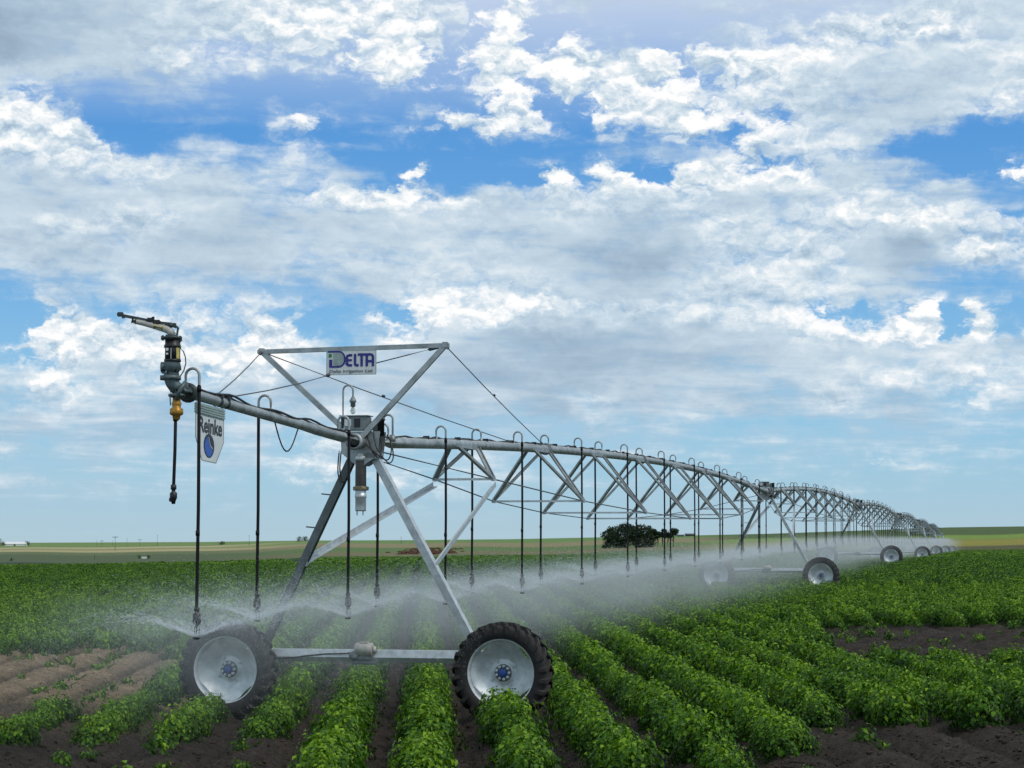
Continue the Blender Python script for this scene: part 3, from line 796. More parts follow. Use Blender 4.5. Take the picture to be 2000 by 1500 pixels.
text('lettering', 'Reinke', .25, M['ink'], ms, o2 + ex2 * (.115 * w) + ey2 * -.325, ex2, ey2, en2, bold=.006, width=w * .82, h=.004)
b = MB(); ell = lambda rx, ry, n=32: [(w * .47 + rx * math.cos(2 * math.pi * k / n), -.475 + ry * math.sin(2 * math.pi * k / n)) for k in range(n)]
b.poly(ell(.175, .140), o2, ex2, ey2, en2, .001, .003); lo = b.build('oval_logo', M['navy'], ms)
b = MB(); cx = w * .47
b.poly([(cx - .05, -.37), (cx - .01, -.43), (cx + .03, -.48), (cx + .10, -.505), (cx + .12, -.54), (cx + .06, -.59), (cx - .01, -.605), (cx - .09, -.58), (cx - .14, -.53), (cx - .15, -.48), (cx - .12, -.42)], o2, ex2, ey2, en2, .003, .0045)
b.build('logo_drop', M['blue2'], lo)
b = MB()
b.ribbon([(cx - .02, -.37), (cx + .01, -.43), (cx + .05, -.475), (cx + .12, -.50)], .010, o2, ex2, ey2, en2, .005)
b.build('logo_highlight', M['sign'], lo)

# ------------------------------------------------------------------ end gun
GY = T1.y - .976 * 7.25
E = lambda px, py, dy=0: at(px, py, GY + dy)
eg = thing('end_gun', 'big end gun sprinkler with black drum and long barrel pointing left, on the pipe end', 'sprinkler gun', E(343, 760))
O = Vector(eg.location)
def rel(px, py, dy=0): return E(px, py, dy) - O
K = GY / F  # metres per pixel here
b = MB()
b.tube([loc(0, -7.05, ovh(-7.05)) - O, rel(352, 763), rel(343, 757), rel(337, 748), rel(334, 738), rel(335, 728)], [.075, .075, .078, .08, .085, .09], 14)
b.lathe([(.05, -.02), (.125, -.02), (.125, .02), (.05, .02)], rel(354, 764), rel(348, 760) - rel(360, 766), 16)
b.lathe([(.05, -.025), (.12, -.025), (.12, .025), (.05, .025)], rel(333, 738), (0, 0, 1), 16)
b.tube([rel(343, 758), rel(345, 775)], .07, 12); b.lathe([(.05, -.015), (.095, -.015), (.095, .015), (.05, .015)], rel(345, 772), (0, 0, 1), 14)
b.build('elbow', M['valve'], eg)
b = MB(); b.tube([rel(332, 736), rel(331, 722), rel(336, 712), rel(336, 704)], [.08, .095, .095, .085], 14); b.tube([rel(344, 735), rel(346, 722), rel(344, 710)], .05, 10)
b.tube([rel(330, 719), rel(318, 717)], .035, 8); b.lathe([(0, -.02), (.06, -.02), (.06, .02), (0, .02)], rel(318, 717), (1, 0, 0), 10); b.box(rel(319, 722), (.05, .05, .09), bev=.01)
b.build('valve', M['valve'], eg)
b = MB(); b.lathe([(.06, 0), (.088, 0), (.088, .245), (.06, .245)], rel(337, 705), (0, 0, 1), 20); b.lathe([(.08, 0), (.097, 0), (.097, .03), (.08, .03)], rel(337, 707), (0, 0, 1), 20); b.lathe([(.08, 0), (.097, 0), (.097, .03), (.08, .03)], rel(337, 679), (0, 0, 1), 20); dr = b.build('drum', M['black'], eg)
b = MB()
for a0, a1, z0, z1 in ((-52, -20, 4, 26),):
    vs = []
    for z in (z0, z1):
        for k in range(6):
            a = R(a0 + (a1 - a0) * k / 5); q = rel(337, 705 - z); vs.append(q + Vector((math.cos(a) * .0895, math.sin(a) * .0895, 0)))
    b.add(vs, [[k, k + 1, k + 7, k + 6] for k in range(5)])
b.build('drum_label', M['yellow'], dr)
b = MB(); q = rel(327, 692)
b.box(q + Vector((.01, -.092, .05)), (.03, .004, .03)); b.box(q + Vector((.01, -.092, 0)), (.025, .004, .02)); b.box(q + Vector((.055, -.091, .0)), (.006, .004, .13)); b.build('drum_marking', M['sign'], dr)
b = MB(); b.lathe([(.07, 0), (.084, 0), (.084, .10), (.07, .10)], rel(337, 677), (0, 0, 1), 20); b.build('steel_band', M['chrome'], eg)
b = MB(); b.lathe([(.06, 0), (.112, 0), (.112, .025), (.07, .03), (.07, .045), (0, .045)], rel(335, 662), (0, 0, 1), 24)
b.box(rel(318, 660), (.04, .05, .06), bev=.01); b.box(rel(352, 662), (.04, .05, .07), bev=.01); b.build('bearing_flange', M['darkiron'], eg)
b = MB(); b.tube([rel(336, 660), rel(336, 653), rel(333, 648), rel(327, 644), rel(318, 641), rel(300, 636), rel(280, 631), rel(261, 627)], [.045, .045, .045, .043, .040, .036, .032, .028], 12)
br = b.build('barrel', M['motor'], eg)
b = MB(); b.tube([rel(319, 641.4), rel(302, 636.6)], .043, 12); b.build('yellow_band', M['yellow'], br)
b = MB(); b.tube([rel(266, 628), rel(258, 626)], .036, 12); b.build('nozzle', M['black'], br)
b = MB(); b.bar(rel(344, 634), rel(310, 630), .035, .03); b.bar(rel(310, 630), rel(238, 616), .028, .034); b.box(rel(235, 614), (.07, .05, .05), bev=.008); b.box(rel(241, 619), (.03, .04, .03)); b.build('drive_arm', M['darkiron'], eg)
b = MB(); b.box(rel(293, 625), (.09, .07, .05), bev=.015); b.box(rel(306, 630), (.10, .07, .06), bev=.015); b.box(rel(299, 622), (.03, .03, .04)); b.build('counterweight', M['black'], eg)
b = MB(); b.bar(rel(345, 658), rel(348, 640), .03, .02); b.bar(rel(348, 640), rel(338, 633), .025, .02); b.bar(rel(330, 646), rel(334, 634), .025, .02); b.bar(rel(322, 633), rel(345, 640), .022, .02); b.lathe([(0, -.02), (.03, -.02), (.03, .02), (0, .02)], rel(334, 635), (0, 1, 0), 10); b.build('arm_bracket', M['darkiron'], eg)
b = MB(); b.tube([rel(352, 680), rel(358, 686), rel(362, 697), rel(363, 710), rel(359, 724), rel(352, 735), rel(343, 743)], .007, 6); b.tube([rel(333, 762), rel(332, 775), rel(333, 792)], .007, 6); b.build('control_tube', M['cable'], eg)

# drop below the gun
gd = thing('gun_drop', 'black drop hose with brass regulator hanging below the end gun', 'drop hose', E(344, 775))
b = MB(); q = E(345, 776) - Vector(gd.location)
b.lathe([(.0, 0), (.045, 0), (.045, -.05), (.06, -.07), (.05, -.09), (.05, -.12), (.075, -.13), (.078, -.19), (.06, -.205), (.045, -.21), (.042, -.24), (.03, -.26), (0, -.26)], q, (0, 0, 1), 14)
b.build('brass_regulator', M['brass'], gd)
b = MB(); q1 = E(343, 812) - Vector(gd.location); q2 = E(339, 950) - Vector(gd.location)
b.tube([q1 + Vector((0, 0, .03)), q1, q1.lerp(q2, .5) + Vector((.004, 0, 0)), q2], .019, 10); b.lathe([(0, 0), (.03, 0), (.03, .05), (0, .05)], q1 - Vector((0, 0, .06)), (0, 0, 1), 10); b.build('hose', M['hose'], gd)
b = MB(); b.lathe([(0, .02), (.032, .02), (.034, -.03), (.022, -.04), (.022, -.06), (.042, -.075), (.042, -.13), (.028, -.16), (.02, -.20), (0, -.20)], q2, (0, 0, 1), 12); b.box(q2 + Vector((-.03, 0, -.15)), (.04, .03, .05), bev=.008); b.build('sprinkler_head', M['black'], gd)

# ------------------------------------------------------------------ potato plants
def leaves(n, rx, ry, h, ll, seed, droop=.35, base_z=.0):
    r = np.random.default_rng(seed)
    ph = r.uniform(0, 2 * np.pi, n); ct = r.uniform(-.05, 1, n) ** .8
    ct = np.where(np.isnan(ct), .1, ct)
    st_ = np.sqrt(np.clip(1 - ct ** 2, 0, 1)); k = r.uniform(.55, 1.0, n) ** .7 * 1.05
    lump = 1 + .20 * np.sin(ph * 3 + seed) * st_ + .15 * np.sin(ph * 5 + ct * 6 + seed * 2)
    k = k * lump
    c = np.stack([np.cos(ph) * st_ * rx * k, np.sin(ph) * st_ * ry * k, base_z + ct * h * k], -1)
    nrm = np.stack([np.cos(ph) * st_ / rx, np.sin(ph) * st_ / ry, ct / h + .6], -1)
    nrm += r.normal(0, .85, (n, 3)); nrm /= np.linalg.norm(nrm, axis=1)[:, None]
    out = np.stack([np.cos(ph), np.sin(ph), np.full(n, -.25)], -1) + r.normal(0, .7, (n, 3))
    d = out - nrm * (out * nrm).sum(1)[:, None]; d /= np.linalg.norm(d, axis=1)[:, None]
    s = np.cross(d, nrm)
    Ln = ll * r.uniform(.45, 1.45, n)[:, None]; Wd = Ln * r.uniform(.30, .40, n)[:, None]
    b0 = c; m = c + d * Ln * .5 - nrm * Ln * .02; t = c + d * Ln - nrm * Ln * droop * r.uniform(.3, 1.3, n)[:, None]
    l = c + d * Ln * .42 - s * Wd + nrm * Ln * .07; rr_ = c + d * Ln * .42 + s * Wd + nrm * Ln * .07
    Vv = np.stack([b0, rr_, m, l, t], 1).reshape(-1, 3)
    o = np.arange(n)[:, None] * 5
    Fq = np.concatenate([o + np.array([[0, 1, 2]]), o + np.array([[0, 2, 3]]), o + np.array([[2, 1, 4]]), o + np.array([[3, 2, 4]])])
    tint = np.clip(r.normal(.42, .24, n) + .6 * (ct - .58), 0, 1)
    return Vv, Fq, np.repeat(tint, 5)
def stems(n, h, seed):
    r = np.random.default_rng(seed); m = MB()
    for _ in range(n):
        a = r.uniform(0, 6.28); k = r.uniform(.05, .28)
        m.tube([(0.03 * math.cos(a), .03 * math.sin(a), -.03), (k * .6 * math.cos(a), k * .6 * math.sin(a), h * .4), (k * math.cos(a), k * math.sin(a), h * r.uniform(.6, .9))], [.008, .006, .004], 4, False)
    return m
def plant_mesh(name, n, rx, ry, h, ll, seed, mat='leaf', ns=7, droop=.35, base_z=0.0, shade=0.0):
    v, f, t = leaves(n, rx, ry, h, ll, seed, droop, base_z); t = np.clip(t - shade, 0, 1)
    if ns:
        s = stems(ns, h, seed); sv = np.array(s.v); sq = np.array(s.f)
        tri = np.concatenate([sq[:, [0, 1, 2]], sq[:, [0, 2, 3]]]) + len(v)
        v = np.concatenate([v, sv]); f = np.concatenate([f, tri]); t = np.concatenate([t, np.full(len(sv), .35)])
    me = mesh_np(name, v, f, True)
    at_ = me.attributes.new('tint', 'FLOAT', 'POINT'); at_.data.foreach_set('value', t.astype(np.float32))
    me.materials.append(M[mat])
    return me
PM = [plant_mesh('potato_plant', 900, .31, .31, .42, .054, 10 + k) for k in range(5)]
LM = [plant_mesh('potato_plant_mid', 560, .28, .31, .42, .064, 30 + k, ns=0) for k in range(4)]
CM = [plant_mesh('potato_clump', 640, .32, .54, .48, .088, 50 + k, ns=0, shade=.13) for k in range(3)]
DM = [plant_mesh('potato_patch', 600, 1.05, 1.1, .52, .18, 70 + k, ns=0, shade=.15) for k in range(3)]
SMALL = [plant_mesh('potato_seedling', 70, .13, .13, .15, .048, 90 + k, ns=3) for k in range(3)]

wheels = [(TX[i] + su * 2.06 * math.cos(ANG) - .1 * math.sin(ANG), TY[i] - su * 2.06 * math.sin(ANG) - .1 * math.cos(ANG)) for i in range(7) for su in (-1, 1)]
def on_wheel(x, y):
    for wx, wy in wheels:
        d = Vector((x - wx, y - wy, 0))
        if abs(d.dot(U)) < .86 and abs(d.dot(P)) < .42: return True
    return False
cand = []
for k in range(-40, 60):
    y = 22.5 + (k % 3) * .1
    while y < 84:
        x = row_x(k, y)
        if abs(x) < .262 * y + 1.5:
            xx, yy = x + random.gauss(0, .035), y + random.gauss(0, .05)
            if not bool(bare(np.array(xx), np.array(yy))) and not on_wheel(xx, yy) and random.random() > .03:
                cand.append((yy, xx, k))
        y += .41
# seedlings in the bare patches
seeds = []
for k in range(-40, 60):
    y = 23.0
    while y < 57:
        x = row_x(k, y) + random.gauss(0, .12)
        if abs(x) < .25 * y and bool(bare(np.array(x), np.array(y))) and random.random() < .16: seeds.append((y, x, k))
        y += .35
def inframe(x, y): return abs(x) < .2335 * y + .45
def base_py(x, y): return HORIZ + (EYE - gz(x, y) - .5) * F / y
vis = [c for c in cand if inframe(c[1], c[0]) and base_py(c[1], c[0]) < 1505]
vis.sort()
near_plants = set(vis[:292])
def row_label(k):
    d = k - 1
    if d == 0: return 'leafy potato plant in the row just in front of the right near wheel'
    n = ['', 'first', 'second', 'third', 'fourth', 'fifth', 'sixth', 'seventh', 'eighth', 'ninth', 'tenth', 'eleventh'][min(11, abs(d))]
    return f'leafy potato plant, {n} row {"left" if d < 0 else "right"} of the row before the right near wheel'
for i, (y, x, k) in enumerate(sorted(near_plants)):
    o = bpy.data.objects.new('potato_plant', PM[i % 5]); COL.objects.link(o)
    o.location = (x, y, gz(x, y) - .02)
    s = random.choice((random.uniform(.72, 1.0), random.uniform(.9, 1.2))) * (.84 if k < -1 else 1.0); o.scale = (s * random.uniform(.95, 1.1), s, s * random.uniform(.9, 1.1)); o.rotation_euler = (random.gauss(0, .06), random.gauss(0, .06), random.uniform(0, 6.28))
    tag(o, row_label(k), 'potato plant', f'potato plants in near row {["left", "right"][k >= 1]} {abs(k - 1)}')
# everything else: one mass
pts = []
for (y, x, k) in cand:
    if (y, x, k) in near_plants: continue
    pts.append((x, y, gz(x, y) - .02, random.uniform(.75, 1.18), random.uniform(0, 6.28), (5 + random.randrange(4)) if y > 34 else random.randrange(5)))
for k in range(-160, 260):
    y = 84 + (k % 4) * .25
    while y < 415:
        far = y > 190
        if far and k % 2: break
        x = row_x(k, y) + (.5 if far else 0)
        if abs(x) < .262 * y + 2 and y < float(y_edge(x)) and not on_wheel(x, y):
            pts.append((x, y, gz(x, y) - .02, random.uniform(.88, 1.14), (0 if random.random() < .5 else math.pi) + random.gauss(0, .2), (12 if far else 9) + random.randrange(3)))
        y += 1.9 if far else .95
def crop_mass(name, pts, meshes, label, cat):
    src = bpy.data.collections.new(name + '_sources')
    for i, me in enumerate(meshes):
        o = bpy.data.objects.new('%s_source_%02d' % (name, i), me); src.objects.link(o)
    me = bpy.data.meshes.new(name); me.from_pydata([p[:3] for p in pts], [], [])
    for nm, j, ty in (('scl', 3, 'FLOAT'), ('rot', 4, 'FLOAT'), ('pick', 5, 'INT')):
        a = me.attributes.new(nm, ty, 'POINT'); a.data.foreach_set('value', np.array([p[j] for p in pts], dtype=np.int32 if ty == 'INT' else np.float32))
    me.materials.append(M['leaf'])
    o = bpy.data.objects.new(name, me); COL.objects.link(o); tag(o, label, cat, kind='stuff')
    ng = bpy.data.node_groups.new(name, 'GeometryNodeTree')
    ng.interface.new_socket('Geometry', in_out='INPUT', socket_type='NodeSocketGeometry')
    ng.interface.new_socket('Geometry', in_out='OUTPUT', socket_type='NodeSocketGeometry')
    N, Lk = ng.nodes, ng.links
    gi, gout = N.new('NodeGroupInput'), N.new('NodeGroupOutput')
    mp = N.new('GeometryNodeMeshToPoints'); Lk.new(gi.outputs[0], mp.inputs['Mesh'])
    ci = N.new('GeometryNodeCollectionInfo'); ci.inputs['Collection'].default_value = src; ci.inputs['Separate Children'].default_value = True; ci.inputs['Reset Children'].default_value = True
    ip = N.new('GeometryNodeInstanceOnPoints'); Lk.new(mp.outputs[0], ip.inputs['Points']); Lk.new(ci.outputs[0], ip.inputs['Instance'])
    ip.inputs['Pick Instance'].default_value = True
    def na(nm, ty):
        n = N.new('GeometryNodeInputNamedAttribute'); n.data_type = ty; n.inputs['Name'].default_value = nm
        return n.outputs['Attribute']
    Lk.new(na('pick', 'INT'), ip.inputs['Instance Index'])
    cx = N.new('ShaderNodeCombineXYZ'); Lk.new(na('rot', 'FLOAT'), cx.inputs['Z'])
    er = N.new('FunctionNodeEulerToRotation'); Lk.new(cx.outputs[0], er.inputs[0]); Lk.new(er.outputs[0], ip.inputs['Rotation'])
    Lk.new(na('scl', 'FLOAT'), ip.inputs['Scale'])
    Lk.new(ip.outputs[0], gout.inputs[0])
    md = o.modifiers.new('scatter', 'NODES'); md.node_group = ng
    return o
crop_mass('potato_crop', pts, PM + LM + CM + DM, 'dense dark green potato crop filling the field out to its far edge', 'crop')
for i, (y, x, k) in enumerate(seeds):
    o = bpy.data.objects.new('potato_seedling', SMALL[i % 3]); COL.objects.link(o)
    o.location = (x, y, gz(x, y) + .01); s = random.uniform(.6, 1.5); o.scale = (s, s, s); o.rotation_euler = (0, 0, random.uniform(0, 6.28))
    p = pxof(x, y)
    if y > 40 and p > 1200: lab, g = 'small straggling potato plant on the bare dark ridges at the right', 'stragglers on the right bare patch'
    elif p > 1200: lab, g = 'tiny potato seedling on the bare soil in the lower right corner', 'seedlings in the lower right corner'
    elif y > 30: lab, g = 'small straggling potato plant on the dry tan ridges at the left', 'stragglers on the left bare patch'
    else: lab, g = 'tiny potato seedling on the bare soil along the lower left edge', 'seedlings along the lower left edge'
    tag(o, lab, 'seedling', g)

# ------------------------------------------------------------------ water: jets and mist
def spray():
    Vs, Fs, n0 = [], [], 0
    for (q, i) in NOZ:
        n = {-1: 9000, 0: 8000, 1: 3000}.get(i, 500)
        wk = {-1: 1, 0: 1.1, 1: 1.4}.get(i, 1.8)
        r = rng
        nj = 30
        jet = r.integers(0, nj, n); a = 2 * np.pi * jet / nj + r.normal(0, .05, n) + r.uniform(0, 1)
        th = np.where(r.uniform(0, 1, n) < .8, R(28) + r.normal(0, R(2.4), n), R(46) + r.normal(0, R(7), n))
        v = 5.0 + r.normal(0, .4, n)
        t = .62 * r.uniform(0, 1, n) ** 1.35
        drag = 1 - .35 * t
        vx = v * np.cos(th); vz = v * np.sin(th)
        rad = vx * t * drag; z = vz * t * drag - 4.9 * t * t
        jit = r.normal(0, 1, (n, 3)) * (.004 + .13 * t[:, None] ** 1.5)
        wind = np.array([-.5, 0, 0])
        c = np.stack([np.cos(a) * rad, np.sin(a) * rad, z], -1) + jit + wind * (t[:, None] ** 2) + np.array(q)
        d = np.stack([np.cos(a) * vx * (1 - .7 * t), np.sin(a) * vx * (1 - .7 * t), vz * (1 - .7 * t) - 9.8 * t], -1)
        d /= np.linalg.norm(d, axis=1)[:, None]
        ln = (.055 * r.uniform(.3, 1.2, n) * (1 - .9 * t))[:, None] * d
        w = (.0010 + .0024 * (1 - t / .62) ** 2) * r.uniform(.5, 1.2, n) * wk
        keep = c[:, 2] > z_field(c[:, 0], c[:, 1]) + .45
        c, ln, w, d = c[keep], ln[keep], w[keep], d[keep]
        x = np.cross(d, np.array([0, 0, 1.0])); x /= np.linalg.norm(x, axis=1)[:, None] + 1e-9; y = np.cross(d, x)
        vv = np.stack([c - ln * .5 + x * w[:, None], c - ln * .5 - x * w[:, None] * .5 + y * w[:, None] * .87, c - ln * .5 - x * w[:, None] * .5 - y * w[:, None] * .87,
                       c + ln * .5], 1)
        k = len(c)
        o = np.arange(k)[:, None] * 4 + n0
        Vs.append(vv.reshape(-1, 3)); Fs.append(np.concatenate([o + np.array([[0, 1, 3]]), o + np.array([[1, 2, 3]]), o + np.array([[2, 0, 3]]), o + np.array([[0, 2, 1]])])); n0 += k * 4
    me = mesh_np('water_spray', np.concatenate(Vs), np.concatenate(Fs), False)
    m, nt, b, out = new_mat('water_drops')
    b.inputs['Base Color'].default_value = (.86, .9, .92, 1); b.inputs['Roughness'].default_value = .3
    tr = nt.nodes.new('ShaderNodeBsdfTranslucent'); tr.inputs['Color'].default_value = (.9, .94, .96, 1)
    ms1 = nt.nodes.new('ShaderNodeMixShader'); ms1.inputs[0].default_value = .5
    nt.links.new(b.outputs[0], ms1.inputs[1]); nt.links.new(tr.outputs[0], ms1.inputs[2])
    tp = nt.nodes.new('ShaderNodeBsdfTransparent'); ms2 = nt.nodes.new('ShaderNodeMixShader'); ms2.inputs[0].default_value = .35
    nt.links.new(ms1.outputs[0], ms2.inputs[1]); nt.links.new(tp.outputs[0], ms2.inputs[2])
    nt.links.new(ms2.outputs[0], out.inputs['Surface'])
    me.materials.append(m)
    o = bpy.data.objects.new('water_spray', me); COL.objects.link(o)
    tag(o, 'white jets of water fanning out from the sprinkler heads', 'water spray', kind='stuff')
spray()

def mist():
    LEN = 350.0
    b = MB(); b.box((0, LEN / 2 - 11, 1.5), (13, LEN, 3.4))
    m = bpy.data.materials.new('water_mist'); m.use_nodes = True; nt = m.node_tree; nt.nodes.clear()
    out = nt.nodes.new('ShaderNodeOutputMaterial'); pv = nt.nodes.new('ShaderNodeVolumePrincipled')
    pv.inputs['Color'].default_value = (.92, .97, .96, 1); pv.inputs['Anisotropy'].default_value = .15
    tc = nt.nodes.new('ShaderNodeTexCoord'); sx = nt.nodes.new('ShaderNodeSeparateXYZ'); nt.links.new(tc.outputs['Object'], sx.inputs[0])
    def math_(op, a, b=None, c=None, clamp=False):
        n = nt.nodes.new('ShaderNodeMath'); n.operation = op; n.use_clamp = clamp
        for i, v in enumerate((a, b, c)):
            if v is None: continue
            if isinstance(v, (int, float)): n.inputs[i].default_value = v
            else: nt.links.new(v, n.inputs[i])
        return n.outputs[0]
    def ss(v, a, b, lo, hi):
        n = nt.nodes.new('ShaderNodeMapRange'); n.interpolation_type = 'SMOOTHSTEP'; n.clamp = True
        n.inputs['From Min'].default_value = a; n.inputs['From Max'].default_value = b; n.inputs['To Min'].default_value = lo; n.inputs['To Max'].default_value = hi
        nt.links.new(v, n.inputs['Value']); return n.outputs[0]
    u, s, z = sx.outputs
    # ground along the pipe
    g = ss(s, 0, 110, 0, .80)
    zz_ = math_('SUBTRACT', z, g)
    nz = nt.nodes.new('ShaderNodeTexNoise'); nz.inputs['Scale'].default_value = .7; nz.inputs['Detail'].default_value = 3; nz.inputs['Roughness'].default_value = .6
    nt.links.new(tc.outputs['Object'], nz.inputs['Vector'])
    nn = math_('SUBTRACT', nz.outputs['Fac'], .5)
    # cross-section: wide near the ground, narrow towards the nozzles
    uc = math_('ADD', u, ss(s, -4, 40, 1.0, .1))
    uc = math_('MULTIPLY_ADD', nn, 1.6, uc)
    au = math_('ABSOLUTE', uc)
    wide = ss(s, -2, 45, .62, 1.0)
    lat = ss(math_('DIVIDE', au, wide), .2, 4.0, 1, 0)
    up = math_('MULTIPLY_ADD', nn, 1.1, zz_)
    top = ss(up, 1.45, 2.2, 1, 0)
    low = math_('MAXIMUM', ss(zz_, .35, 1.45, .12, 1), ss(s, 4, 45, 0, .55))
    ends = ss(s, -10.2, -6.8, 0, 1)
    far = ss(s, 300, 338, 1, .0)
    grow = math_('MULTIPLY', ss(s, 12, 50, 1.7, .60), ss(s, -3.5, 3, .55, 1))
    d = math_('MULTIPLY', lat, top)
    for k in (low, ends, far, grow): d = math_('MULTIPLY', d, k)
    # fans rising from each sprinkler head (one every three metres)
    sh = math_('ADD', s, ss(s, -.3, .3, .5, 0))
    ds = math_('PINGPONG', math_('ADD', sh, 28.65), 1.5)
    rr = math_('SQRT', math_('ADD', math_('MULTIPLY', ds, ds), math_('MULTIPLY', math_('ADD', u, .1), math_('ADD', u, .1))))
    vz = math_('SUBTRACT', zz_, math_('MULTIPLY_ADD', math_('SUBTRACT', rr, math_('MULTIPLY', math_('MULTIPLY', rr, rr), .38)), .52, 1.52))
    vz = math_('DIVIDE', vz, math_('MULTIPLY_ADD', rr, .16, .05))
    fan = math_('POWER', 2.718, math_('MULTIPLY', math_('MULTIPLY', vz, vz), -1.0))
    fan = math_('DIVIDE', fan, math_('MULTIPLY_ADD', math_('MULTIPLY', rr, rr), 1.6, .28))
    fan = math_('MULTIPLY', fan, ss(rr, .5, 1.9, 1, 0))
    fan = math_('MULTIPLY', fan, FAN)
    d = math_('ADD', d, fan)
    d = math_('MULTIPLY', d, ends)
    pat = ss(nz.outputs['Fac'], .28, .72, .25, 1.8)
    d = math_('MULTIPLY', d, pat)
    d = math_('MULTIPLY', d, MIST)
    nt.links.new(d, pv.inputs['Density']); nt.links.new(pv.outputs[0], out.inputs['Volume'])
    o = b.build('water_mist', m); o.location = T1; o.rotation_euler = (0, 0, -ANG)
    tag(o, 'pale drifting mist hanging under the irrigation pipe', 'mist', kind='stuff')
MIST, FAN = .046, 2.6
mist()

# ------------------------------------------------------------------ far things
def tree(name, label, cat, px, Yd, h, w, seed, mat='treeleaf', nl=900, group=None, airy=False, leaf=.5):
    r = random.Random(seed)
    x = (px - 1000) / F * Yd; z = gz(x, Yd)
    t = thing(name, label, cat, (x, Yd, z), 0, group)
    tr = MB(); tr.tube([(0, 0, -.3), (.1, 0, h * .25), (.15 * w * .2, 0, h * .6)], [.035 * h, .028 * h, .012 * h], 7)
    for k in range(5):
        a = r.uniform(0, 6.28); tr.tube([(.08, 0, h * (.22 + .07 * k)), (math.cos(a) * w * .22, math.sin(a) * w * .22, h * (.42 + .08 * k))], [.014 * h, .006 * h], 5)
    tr.build('trunk', M['bark'], t)
    Vs, Fs, Ts, n0 = [], [], [], 0
    nb = 18 if not airy else 6
    for k in range(nb):
        a = r.uniform(0, 6.28); q = r.uniform(.1, .38) * w; cz = h * ((.03 + .76 * ((k + .5) / 18) * r.uniform(.8, 1.15)) if not airy else r.uniform(.5, .8))
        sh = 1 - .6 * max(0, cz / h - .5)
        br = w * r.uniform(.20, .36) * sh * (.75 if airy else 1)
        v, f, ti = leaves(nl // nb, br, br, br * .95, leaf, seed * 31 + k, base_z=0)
        v2 = v.copy(); half = np.arange(len(v)) // 5 % 3 == 0; v2[half, 2] *= -.7
        v2 += np.array([math.cos(a) * q * sh, math.sin(a) * q * sh, cz])
        v2[:, 2] = np.minimum(v2[:, 2], h)
        Vs.append(v2); Fs.append(f + n0); Ts.append(ti); n0 += len(v2)
    me = mesh_np('crown', np.concatenate(Vs), np.concatenate(Fs), False)
    at_ = me.attributes.new('tint', 'FLOAT', 'POINT'); at_.data.foreach_set('value', np.concatenate(Ts).astype(np.float32))
    me.materials.append(M[mat])
    o = bpy.data.objects.new('crown', me); COL.objects.link(o); o.parent = t
    return t
g1 = 'trees of the far clump'
dense = [(1190, 9.0, 7, 'leftmost dark tree of the dense clump, with a low bushy edge'), (1207, 9.6, 8, 'dark rounded tree second from the left of the dense clump'),
         (1224, 10.4, 8, 'tallest dark tree in the middle of the dense clump'), (1240, 9.9, 8, 'dark broad tree right of the tallest tree of the clump'), (1255, 9.6, 8, 'dark tree near the right side of the dense clump'), (1267, 8.6, 6, 'last tree at the right end of the dense clump')]
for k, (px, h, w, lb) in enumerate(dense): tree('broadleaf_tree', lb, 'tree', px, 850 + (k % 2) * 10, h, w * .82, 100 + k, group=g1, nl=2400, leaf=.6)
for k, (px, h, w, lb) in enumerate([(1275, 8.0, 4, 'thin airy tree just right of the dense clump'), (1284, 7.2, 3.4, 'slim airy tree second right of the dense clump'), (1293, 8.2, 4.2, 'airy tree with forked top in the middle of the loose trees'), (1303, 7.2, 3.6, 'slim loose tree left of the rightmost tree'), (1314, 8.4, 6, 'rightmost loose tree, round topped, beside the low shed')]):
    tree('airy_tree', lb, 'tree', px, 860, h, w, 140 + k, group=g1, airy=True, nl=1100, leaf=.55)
tree('broadleaf_tree', 'small dark tree on the skyline just left of the dark tower leg', 'tree', 585, 1700, 4.4, 5, 160, nl=350, leaf=.6)
tree('broadleaf_tree', 'second small dark skyline tree, half behind the dark tower leg', 'tree', 597, 1705, 4.2, 5, 161, nl=350, leaf=.6)
tree('shrub', 'dark rounded bush on the skyline right of the second drop hose', 'shrub', 434, 1700, 3.0, 5, 162, nl=250, leaf=.6)
tree('broadleaf_tree', 'dark tree cut off by the left edge of the photo', 'tree', 0, 2300, 9, 7, 163, nl=300, leaf=.8)
tree('broadleaf_tree', 'dark tree at the left gable of the white barn', 'tree', 9, 2310, 5.5, 5, 164, nl=250, leaf=.7)
tree('broadleaf_tree', 'dark tree behind the right end of the white barn', 'tree', 56, 2320, 5.8, 5, 165, nl=250, leaf=.7)
tree('shrub', 'dark leaning shrub left of the pale trough beyond the crop', 'shrub', 275, 800, 1.6, 1.6, 166, nl=160, leaf=.25)
tree('shrub', 'dark leaning shrub right of the pale trough beyond the crop', 'shrub', 292, 800, 1.6, 1.5, 167, nl=160, leaf=.25)
tree('shrub', 'small dark bush at the far left beyond the crop', 'shrub', 25, 780, 1.3, 1.3, 168, nl=120, leaf=.25)

